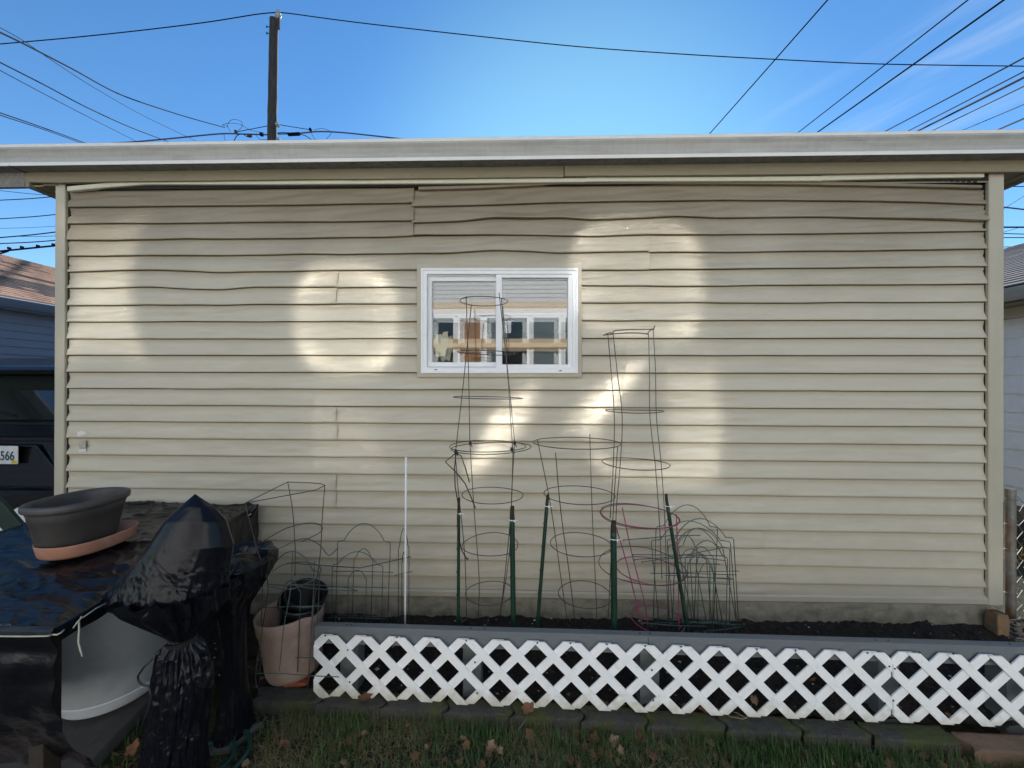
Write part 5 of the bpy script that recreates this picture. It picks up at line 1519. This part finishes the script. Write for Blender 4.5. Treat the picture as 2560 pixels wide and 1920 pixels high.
def front(u, v):
    x = lerp(XLt, xr_(Y0) + .005, u)
    d = .56 * v + .02 * noise.noise(V((x * 5, 0, 1))) * v
    tie = .075
    pin = math.exp(-((d - tie) / .035) ** 2) * .018
    y = Y0 - .012 * math.sin(min(1, d / .02) * math.pi / 2) + pin + .16 * v * v
    y += (.014 * noise.fractal(V((x * 6 + d * 2.2, d * 4 - x * 1.5, 2)), 1, 2, 5) + .012 * (1 - 2 * abs(noise.noise(V((x * 8 + d * 5, d * 6, 4)))))) * smooth(.02, .2, d)
    x2 = x - .05 * v * smooth(.6, 1, u) + .0
    return V((x2, y, TZ - d + (.004 if d < .01 else 0)))
m = MB(); m.grid(front, 150, 90); m.build('front_drape', M_plastic, table, sm=True)
for (x, y) in ((-1.56, -1.08), (-2.45, -1.08), (-1.72, -.12), (-2.45, -.12)):
    m = MB(); m.box(x - .025, x + .025, y - .025, y + .025, 0, TZ - .03); m.build('leg', M_staketop, table, bevel=.003)
m = MB(); m.box(-2.52, -1.66, -1.16, -.07, TZ - .045, TZ - .025); m.build('tabletop', M_staketop, table)
# rolled corner tied with string at the back
c_ = W(641, 1266, -.12); d_ = W(617, 1296, -.14)
m = MB(); m.tube([c_ + V((.01, 0, .012)), c_, c_.lerp(d_, .5), d_, d_ + V((-.03, -.02, -.015))], [.004, .012, .014, .018, .022], 12); m.build('rolled_corner', M_plastic, table, sm=True)
m = MB(); m.ring(tuple(c_.lerp(d_, .8)), .019, .019, .0025, 14, tilt=(.8, 0)); m.tube([d_, d_ + V((-.012, -.02, -.008)), d_ + V((-.03, -.03, -.004))], .003, 6)
tag(m.build('string_knot', M_string), 'bit of pale string knotted on the rolled plastic corner by the siding', 'string')
# string round the front of the table and up to the bag
def strg(pts, r, lb):
    P = [W(x, y, Y) for x, y, Y in pts]; mb = MB(); mb.tube(P, r, 7); return tag(mb.build('string', M_string, sm=True), lb, 'string', 'pale strings on the plastic cover')
strg([(-60, 1590, -1.232), (0, 1590.5, -1.232), (60, 1591, -1.232), (118, 1590, -1.232), (128, 1588, -1.225)], .0022, 'taut pale string pulled level across the front drape')
strg([(132, 1586, -1.225), (142, 1587, -1.23), (152, 1582, -1.225), (160, 1575, -1.21)], .0022, 'short curl of pale string at the front table corner')
strg([(183, 1570, -1.2), (193, 1556, -1.195), (202, 1546, -1.19), (203, 1541, -1.19), (207, 1544, -1.19), (240, 1521, -1.14), (282, 1500, -1.08)], .0017, 'pale string running up from the corner knot to the bag')
strg([(197, 1553, -1.19), (198, 1575, -1.19), (196, 1605, -1.19), (201, 1625, -1.19), (206, 1641, -1.19)], .0024, 'loose end of pale string hanging in front of the white pot')

# oval pot in its saucer
def oval(mb, prof, cx, cy, ax, ay, z0, n=56, m=0, rot=0.0, tilt=0.0):
    M = Matrix.Rotation(rot, 3, 'Z')
    b = len(mb.v)
    for (k, z) in prof:
        for i in range(n):
            a = 2 * math.pi * i / n
            ca, sa = math.cos(a), math.sin(a)
            ex = .82
            p = M @ V(((abs(ca) ** ex) * (1 if ca > 0 else -1) * (ax + k), (abs(sa) ** ex) * (1 if sa > 0 else -1) * (ay + k), 0))
            mb.v.append((cx + p.x, cy + p.y, z0 + z + p.y * tilt))
    for i in range(len(prof) - 1):
        for j in range(n):
            j2 = (j + 1) % n; mb.face([b + i * n + j, b + i * n + j2, b + (i + 1) * n + j2, b + (i + 1) * n + j], m)
    mb.face([b + j for j in range(n)][::-1], m); mb.face([b + (len(prof) - 1) * n + j for j in range(n)], m)
px_, py_ = -1.930, -.680
saucer = MB()
oval(saucer, [(-.012, 0), (.0, .003), (.004, .012), (.012, .052), (.0125, .056), (.009, .056), (.002, .014), (-.004, .008), (-.05, .0075)], -1.905, -.66, .112, .150, TZ + .004)
tag(saucer.build('plant_saucer', M_terra, sm=True), 'terracotta coloured oval saucer under the charcoal pot', 'saucer')
pot = empty('oval_pot', (px_, py_, TZ), 'large charcoal oval plant pot standing on the covered table', 'plant pot')
m = MB()
oval(m, [(-.036, .0), (-.025, .003), (-.017, .02), (.004, .140), (.007, .142), (.009, .162), (.012, .168), (.012, .180), (.022, .182), (.025, .187), (.025, .204), (.021, .210), (.014, .211), (.008, .206), (.003, .195), (.0, .17), (-.032, .03), (-.06, .02)], px_, py_, .108, .140, TZ + .014)
m.build('body', M_pot, pot, sm=True)

# ---------------- the bagged garden ornament
BY_ = -1.0
def bp(px, py): return W(px, py, BY_)
bc = bp(470, 1600)
bag = empty('bagged_ornament', (bc.x, BY_, 0), 'garden ornament wrapped in shiny black bags, pointed on top and tied at the waist', 'garden ornament')
PR = [(1236, 488, 2), (1241, 488, 8), (1268, 491, 42), (1304, 488, 75), (1365, 476, 104), (1430, 446, 124), (1470, 430, 136), (1492, 421, 144), (1508, 420, 143)]
def upper(u, v):
    a = 2 * math.pi * u
    yy = lerp(1236, 1506, v ** .9)
    cx = interp([(p[0], p[1]) for p in PR], yy); hw_ = interp([(p[0], p[2]) for p in PR], yy)
    c = bp(cx, yy); r = hw_ * .001342
    k = smooth(.15, .6, v); ca, sa = math.cos(a), math.sin(a)
    # flat facets: a pulled five sided tent whose corners reach the outline
    best = 9
    for fa in (-78, -20, 55, 140, 205):
        d_ = ca * math.cos(R(fa)) + sa * math.sin(R(fa))
        if d_ > .05: best = min(best, .84 / d_)
    rr = r * min(1.0, lerp(1.0, best, .38))
    wv = noise.noise(V((ca * 2.6, sa * 2.6, yy * .006)))
    rg = 1 - 2 * abs(noise.noise(V((ca * 5, sa * 5, yy * .010 + 5))))
    rg2 = 1 - 2 * abs(noise.noise(V((ca * 13, sa * 13, yy * .03 + 9))))
    rr *= 1 + k * (.02 * wv) + .025 * rg * smooth(.5, .95, v) + .022 * rg2 * smooth(.68, 1, v)
    fr = smooth(.86, 1, v)
    rr += fr * .007 * math.sin(a * 13 + wv * 4)
    z = c.z + .035 * max(0, -sa) * (r / .19) + fr * (.022 * noise.noise(V((ca * 5, sa * 5, 3))) - .012 + .009 * math.sin(a * 11))
    da = abs((a - R(200) + math.pi) % (2 * math.pi) - math.pi)
    pull = math.exp(-(da / .28) ** 2) * smooth(.5, 1, v) * .022
    return V((c.x + ca * (rr + pull), BY_ + sa * (rr + pull) * .6, z))
m = MB(); m.grid(upper, 300, 120); m.build('upper_bag', M_bag, bag, sm=True)
LR = [(1500, 434, 132), (1530, 444, 116), (1560, 452, 80), (1585, 454, 44), (1600, 455, 26), (1612, 455, 30), (1640, 455, 48), (1700, 456, 60), (1760, 456, 64), (1830, 446, 64), (1920, 436, 68), (2070, 425, 88)]
def lower(u, v):
    a = 2 * math.pi * u; yy = lerp(1500, 2110, v)
    cx = interp([(p[0], p[1]) for p in LR], yy); hw_ = interp([(p[0], p[2]) for p in LR], yy)
    c = bp(cx, yy); r = hw_ * .001342
    pl = .5 + .5 * math.sin(a * 15 + 2.2 * noise.noise(V((math.cos(a) * 1.5, math.sin(a) * 1.5, yy * .006))))
    bel = smooth(1600, 1640, yy)
    rg = 1 - 2 * abs(noise.noise(V((math.cos(a) * 5, math.sin(a) * 5, yy * .011))))
    rg2 = 1 - 2 * abs(noise.noise(V((math.cos(a) * 11, math.sin(a) * 11, yy * .028 + 4))))
    rr = r * (1 + (-.10 + .20 * pl) * (1 - .7 * smooth(1620, 1800, yy)) + bel * (.07 * rg + .03 * rg2))
    z = CAM.z - (CAM.z - c.z) * (1 - r * .5 / 1.29)
    return V((c.x + math.cos(a) * rr, BY_ + math.sin(a) * rr * .8, max(.004, z)))
m = MB(); m.grid(lower, 300, 170); m.build('lower_bag', M_bag, bag, sm=True)
w0 = bp(455, 1601); m = MB()
for k in range(3): m.ring((w0.x, BY_, w0.z + .004 * k - .004), .041, .039, .0025, 24, tilt=(.05 * k, 0))
m.build('tie_cord', M_btie, bag)
c0 = bp(356, 1720)
m = MB(); m.tube([W(x, y, -1.12) for x, y in ((380, 1648), (358, 1670), (345, 1690), (346, 1702), (356, 1712), (372, 1716), (378, 1740), (372, 1770), (360, 1800), (352, 1830))], .003, 7)
tag(m.build('cord_loop', M_btie, sm=True), 'thin black cord looping out beside the white pot', 'cord')
# covered basin behind it
gc = W(598, 1420, -.62)
m = MB()
def basin(u, v):
    a = 2 * math.pi * u
    prof_ = [(0, .05), (.06, .04), (.12, .0), (.145, .035), (.17, .05), (.182, .03), (.172, -.02), (.13, -.09), (.07, -.17), (.05, -.3), (.055, -.5), (.09, -.70)]
    f = v * (len(prof_) - 1); i = min(len(prof_) - 2, int(f)); t = f - i
    r = lerp(prof_[i][0], prof_[i + 1][0], t); z = lerp(prof_[i][1], prof_[i + 1][1], t)
    k = 1 + .10 * noise.noise(V((math.cos(a) * 3, math.sin(a) * 3, v * 5))) + .05 * (1 - 2 * abs(noise.noise(V((math.cos(a) * 8, math.sin(a) * 8, v * 9)))))
    return V((gc.x - .02 + math.cos(a) * r * k * .78, gc.y + math.sin(a) * r * k, max(.01, gc.z + z * k)))
m.grid(basin, 140, 90)
tag(m.build('covered_basin', M_plastic, sm=True), 'low basin wrapped in black plastic behind the tied bags', 'birdbath')
# ---------------- white planter and slab under the table
wp = (-1.975, -.49)
whitepot = empty('white_planter', (wp[0], wp[1], .06), 'big pale grey planter with a band at its foot, under the table edge', 'plant pot')
m = MB(); m.lathe([(.150, .075), (.176, .078), (.180, .085), (.196, .128), (.197, .132), (.1945, .134), (.1945, .137), (.198, .139), (.262, .565), (.27, .57), (.272, .60), (.262, .602), (.255, .56), (.185, .12), (0, .11)], c=(wp[0], wp[1], .0), n=72); m.build('body', M_wpot, whitepot, sm=True)
m = MB()
m.prism([(-2.60, -.93), (-1.69, -.93), (-1.80, -.38), (-1.86, -.18), (-2.60, -.18)], -.01, .055, axis='z')
tag(m.build('paving_slab', M_slab, bevel=.006), 'flat grey slab the pale planter stands on', 'paving slab')
for i, (x0, x1) in enumerate(((-2.35, -2.13), (-2.12, -1.90), (-1.89, -1.70))):
    m = MB(); m.box(x0, x1, -1.17, -.945, -.02, .05 - .004 * i)
    tag(m.build('paving_brick', mat('paver%d' % i, (.28 + .04 * i, .25, .2), .9, var=.2, vscale=9, bump=.3) , bevel=.006), ('tan paver farthest left at the foot of the drape', 'tan paver in the middle below the drape', 'tan paver nearest the slab corner')[i], 'paver', 'pavers below the drape')
# ---------------- faded terracotta pot with nursery pots
tpx, tpy = W(738, 1600, -.31).x, -.31
M_t = Matrix.Rotation(R(-5), 3, 'Y')
tp_ = empty('round_pot', (tpx, tpy, .04), 'faded terracotta coloured pot holding black nursery pots', 'plant pot')
m = MB(); m.lathe([(.108, .0), (.122, .004), (.132, .03), (.149, .235), (.151, .238), (.155, .242), (.161, .30), (.162, .315), (.156, .318), (.150, .30), (.140, .20), (.11, .03), (0, .03)], c=(tpx, tpy, .06), n=64, M=M_t)
m.build('body', M_terra2, tp_, sm=True)
nb = W(748, 1600, -.31)
for k, (dx, dy, dz, tl, lb) in enumerate(((0.0, 0, .165, -14, 'outer black nursery pot leaning in the faded terracotta pot'), (.012, 0, .20, -17, 'inner black nursery pot nested in another, leaning right'))):
    r = .105 - .006 * k
    m = MB(); m.lathe([(r * .66, 0), (r * .72, .003), (r * .95, .215), (r * 1.0, .216), (r * 1.04, .222), (r * 1.04, .245), (r * 1.0, .247), (r * .96, .24), (r * .7, .01), (0, .01)], c=(nb.x - .03 + dx, tpy + .01, .045 + dz), n=56, M=Matrix.Rotation(R(-tl), 3, 'Y') @ Matrix.Rotation(R(8), 3, 'X'))
    tag(m.build('nursery_pot', M_bpot, sm=True), lb, 'plant pot', 'black nursery pots')
q = G(742, 1712, .04)
m = MB(); m.box(-.055, .055, -.03, .03, -.03, .025, M=Matrix.Rotation(R(14), 3, 'Z') @ Matrix.Rotation(R(12), 3, 'Y'))
m.v = [(v[0] + q.x, v[1] + q.y, v[2] + .045) for v in m.v]
tag(m.build('red_brick', M_brick, bevel=.006), 'broken red brick lying under the faded terracotta pot', 'brick')
M_dgreen = mat('dark_green_board', (.004, .02, .013), .6)
# ---------------- things behind the table at the far left
rb = W(60, 1290, -.12)
m = MB()
A = [W(x, y, -.12) for x, y in ((22, 1281), (40, 1270), (75, 1266), (100, 1270), (112, 1300), (108, 1318), (58, 1312), (34, 1300))]
n_ = len(A)
for dy in (0, .03):
    for p in A: m.v.append((p.x, p.y + dy, p.z))
m.face(list(range(n_))); m.face(list(range(n_, 2 * n_))[::-1])
for i in range(n_): m.face([i, (i + 1) % n_, n_ + (i + 1) % n_, n_ + i])
chair = empty('resin_chair', (rb.x, -.1, 0), 'pale grey plastic chair back showing behind the covered table', 'chair')
m.build('backrest', M_wpot, chair, bevel=.006)
m = MB(); m.box(rb.x - .2, rb.x + .2, -.10, .30, .40, .44); m.build('seat', M_wpot, chair, bevel=.01)
for dx in (-.18, .18):
    for yy in (-.08, .28):
        m = MB(); m.box(rb.x + dx - .02, rb.x + dx + .02, yy - .02, yy + .02, 0, .4 if yy > 0 else rb.z - .03); m.build('leg', M_wpot, chair)
P = [W(x, y, -.42) for x, y in ((-30, 1228), (5, 1258), (58, 1318), (25, 1345), (-30, 1290))]
m = MB()
for dy in (0, .02):
    for p in P: m.v.append((p.x, p.y + dy, p.z))
m.face([0, 1, 2, 3, 4]); m.face([9, 8, 7, 6, 5])
for i in range(5): m.face([i, (i + 1) % 5, 5 + (i + 1) % 5, 5 + i])
tag(m.build('green_board', M_dgreen, bevel=.003), 'dark green slanted board at the left edge behind the table', 'board')
# ---------------- hose
m = MB(); hc = G(540, 1905, .03); pts = []
for i in range(60):
    a = -2.3 + i * .17; r = .052 + .0014 * i
    pts.append(V((hc.x - .03 + math.cos(a) * r * 1.05, hc.y + .01 + math.sin(a) * r, .022 + .012 * (i / 60))))
m.tube(pts, .0085, 12)
tag(m.build('garden_hose', M_hose, sm=True), 'coiled dark green garden hose end on the ground by the bags', 'garden hose')
q = G(640, 1815, .03)
m = MB()
m.prism([(q.x - .16, q.y - .02), (q.x + .01, q.y + .035), (q.x - .02, q.y - .03), (q.x - .04, q.y - .10), (q.x - .14, q.y - .12)], .0, .022, axis='z')
tag(m.build('flat_stone', M_slab, bevel=.004), 'small flat grey stone in the grass right of the hose', 'stone')

# ------------------------------------------------------------------ lawn
m = MB(); rng = random.Random(44)
def blade(x, y, z, h, w_, lean, ang, mi):
    b = len(m.v); ca, sa = math.cos(ang), math.sin(ang); px, py = -sa, ca
    for t, k in ((0, 1), (.5, .8), (.85, .45)):
        cx, cy = x + ca * lean * t * t, y + sa * lean * t * t; cz = z + h * t * (1 - .25 * t * min(1, lean / max(h, .001)))
        m.v.append((cx - px * w_ * k, cy - py * w_ * k, cz)); m.v.append((cx + px * w_ * k, cy + py * w_ * k, cz))
    m.v.append((x + ca * lean, y + sa * lean, z + h * (1 - .25 * min(1, lean / max(h, .001)))))
    m.face([b, b + 1, b + 3, b + 2], mi); m.face([b + 2, b + 3, b + 5, b + 4], mi); m.face([b + 4, b + 5, b + 6], mi)
M_gdry = mat('straw_blade', (.22, .18, .085), .8, var=.3, vscale=20)
M_gnew = mat('fresh_blade', (.05, .12, .025), .55, var=.3, vscale=8)
cnt = 0
while cnt < 42000:
    x = rng.uniform(-1.7, 2.5)
    y = sy(x) - .004 - abs(rng.uniform(0, .62)) ** 1.15
    if x < -1.12 and rng.random() < .75: continue
    dens = .5 + .5 * noise.noise(V((x * 3.2, y * 3.2, 2))) + .35 * noise.noise(V((x * 9, y * 9, 5)))
    if x > 1.0: dens += .15
    if rng.random() > dens + .15: continue
    gsel = noise.noise(V((x * 2.4, y * 2.4, 8))) + .15 * (x - .2) * .6
    if rng.random() < .52 - gsel * .8: mi, h, ln = 1, rng.uniform(.012, .04), rng.uniform(.015, .06)
    else: mi, h, ln = (2 if rng.random() < .5 + gsel * .4 else 0), rng.uniform(.02, .085) * (.6 + .6 * max(0, dens)), rng.uniform(.004, .038)
    blade(x, y, 0, h, rng.uniform(.0008, .0017), ln, rng.uniform(0, 6.283), mi); cnt += 1
tag(m.build('grass', [M_grass, M_gdry, M_gnew], norm=False), 'short dark shaded grass in front of the edging stones', 'grass', kind='stuff')

# ---------------- leaves
def leaf_mesh(seed, kind):
    rg = random.Random(seed); mb = MB(); n = 30; curl = rg.uniform(6, 16); cx_ = rg.uniform(-6, 6)
    def P2(a, k):
        if kind == 0: r = .5 + .085 * math.cos(a * 5) + .03 * math.cos(11 * a) + .05 * math.sin(a * 3 + seed)
        else: r = .5 * (abs(math.cos(a / 2)) ** .4) * (1 - .45 * abs(math.sin(a))) + .03 * math.sin(a * 9 + seed)
        x, y = math.cos(a) * r * k * .07, math.sin(a) * r * k * .07
        z = curl * (y * y) + cx_ * x * x * .7 + .004 * noise.noise(V((x * 60, y * 60, seed)))
        return (x, y, z + .003)
    rows = []
    for k in (0, .35, .7, 1.0):
        row = []
        for i in range(n):
            a = -math.pi + 2 * math.pi * i / n; mb.v.append(P2(a, k)); row.append(len(mb.v) - 1)
        rows.append(row)
    for r0, r1 in zip(rows, rows[1:]):
        for i in range(n):
            j = (i + 1) % n; mb.face([r0[i], r0[j], r1[j], r1[i]])
    mb.tube([V((-.03, 0, .004)), V((-.05, .004, .004)), V((-.065, .012, .002))], .0008, 4)
    return mb
LMS = []
for s_ in range(7):
    o = leaf_mesh(s_ * 5 + 1, 0 if s_ % 2 == 0 else 1).build('dry_leaf', [M_leaf, M_leaf2, M_leaf3][s_ % 3], sm=True, norm=False)
    LMS.append(o)
used = set()
def put_leaf(px, py, z, size=1.0, k=None, lb=None, grp='dry leaves on the lawn', dark=None):
    k = rng.randrange(7) if k is None else k
    src = LMS[k]
    if k in used: o = src.copy(); COL.objects.link(o)
    else: o = src; used.add(k)
    p = G(px, py, z); o.location = p + V((0, 0, .006))
    o.rotation_euler = (rng.uniform(-.7, .7), rng.uniform(-.6, .6), rng.uniform(0, 6.28)); o.scale = (size * .8,) * 3
    tag(o, lb, 'leaf', grp); return o
a4 = [((590, 690), .075, 1.05, 'tan fan shaped leaf caught on the stones under the left lattice'), ((1715, 760), .075, 1.0, 'brown lobed leaf on the edging stone with a thin dry stem')]
for (xy, z, s_, lb) in a4: put_leaf(*z4(*xy), z, s_, lb=lb, grp=None, k=0)
lawnL = 'brown curled dry leaf lying in the dark grass'
for xy in ((885, 880), (580, 935), (535, 960), (495, 995), (1005, 975), (1160, 915), (1255, 970), (1490, 1060), (1390, 1140), (2055, 925), (1960, 960), (2045, 1000), (2150, 1060), (1985, 1110), (2165, 965), (30, 1000), (1725, 950)):
    put_leaf(*z4(*xy), .012, rng.uniform(.55, .9), lb=lawnL)
for xy, s_ in (((160, 1230), .7), ((320, 1290), .8), ((500, 1310), .8), ((290, 1440), 1.15), ((100, 1500), .8), ((480, 1360), .8), ((720, 1265), .8), ((1240, 1335), .6), ((1385, 1330), .8), ((1430, 1460), .7), ((1520, 1535), .8), ((150, 1340), .7), ((560, 1400), .6)):
    put_leaf(*z5(*xy), .014, s_ * .9, lb=lawnL)
for xy, s_ in (((1030, 1500), .6), ((1100, 1560), .9), ((500, 1640), .7), ((800, 1645), .7), ((1430, 1570), .9), ((1955, 1570), .8)):
    put_leaf(*z6(*xy), .014, s_ * .9, lb=lawnL)
for xy in ((1875, 1240), (1945, 1220), (1950, 1280), (1700, 1420)):
    put_leaf(xy[0] / 2.765, 1400 + xy[1] / 2.765, .012, .55, lb=lawnL)
put_leaf(925 / 2.765, 1400 + 1310 / 2.765, .03, .9, k=0, lb='rusty red leaf on the soil beside the slab', grp=None)
for i in range(34):
    put_leaf(rng.uniform(620, 2540), rng.triangular(1835, 1930, 1890), .012, rng.uniform(.35, .8), lb=lawnL)
soilL = 'brown dry leaf lodged in the soil under the lattice'
for xy in ((410, 990), (660, 990), (1080, 830), (1320, 1020), (1790, 920), (1920, 1040), (530, 870), (1160, 1010), (640, 960)):
    put_leaf(*z5(*xy), .06, rng.uniform(.7, 1.1), lb=soilL, grp='dry leaves under the lattice')
for xy in ((100, 880), (1200, 1215), (1300, 1205), (1050, 1190)):
    put_leaf(*z6(*xy), .06, rng.uniform(.7, 1.0), lb=soilL, grp='dry leaves under the lattice')
bedL = 'small brown leaf lying on the bed soil against the foundation'
for px, py in ((1075, 1540), (1448, 1545), (1465, 1540), (1175, 1555), (1235, 1550), (1640, 1580), (2100, 1575)):
    put_leaf(px, py, .13, rng.uniform(.4, .6), lb=bedL, grp='dry leaves on the bed soil')
for k in range(7):
    if k not in used: bpy.data.objects.remove(LMS[k])
# dry stems
def stem(pts, z, lb, r=.0013, name='dry_straw'):
    P = [G(x, y, z) + V((0, 0, .008 * math.sin(i * 1.7))) for i, (x, y) in enumerate(pts)]; mb = MB(); mb.tube(P, r, 5)
    tag(mb.build(name, M_twig, sm=True), lb, 'dry stem', 'dry stems about the bed')
stem([z4(1320, 165), z4(1390, 155), z4(1450, 140), z4(1500, 125)], .15, 'long pale dry stem lying on the bed soil near the middle', .0016)
stem([z4(1250, 160), z4(1300, 130), z4(1340, 90)], .16, 'short forked dry stem beside the long pale one')
stem([z5(1215, 970), z5(1340, 965), z5(1480, 1010), z5(1570, 1060), z5(1690, 1105), z5(1820, 1040)], .075, 'tangled pale root strand under the lattice, right of centre', .0018)
stem([z5(1560, 1020), z5(1640, 1060), z5(1720, 1090)], .08, 'short pale root crossing the tangled strand', .0015)
stem([z6(380, 405), z6(460, 470)], .14, 'thin straw lying on soil at the right of the bed')
stem([z6(180, 1195), z6(240, 1230), z6(300, 1255)], .07, 'thin brown stem under the lattice near the right post')
stem([z4(1715, 790), z4(1700, 840), z4(1650, 890)], .07, 'thin stalk trailing from the brown lobed leaf')
q = G(*z6(1620, 420), .15); m = MB(); m.tube([q, q + V((.008, 0, .02)), q + V((-.006, 0, .022))], .003, 6); m.tube([q + V((.012, 0, 0)), q + V((.014, 0, .024))], .003, 6)
tag(m.build('plastic_clip', M_string), 'small pale plastic clip on the soil at the right end', 'clip')
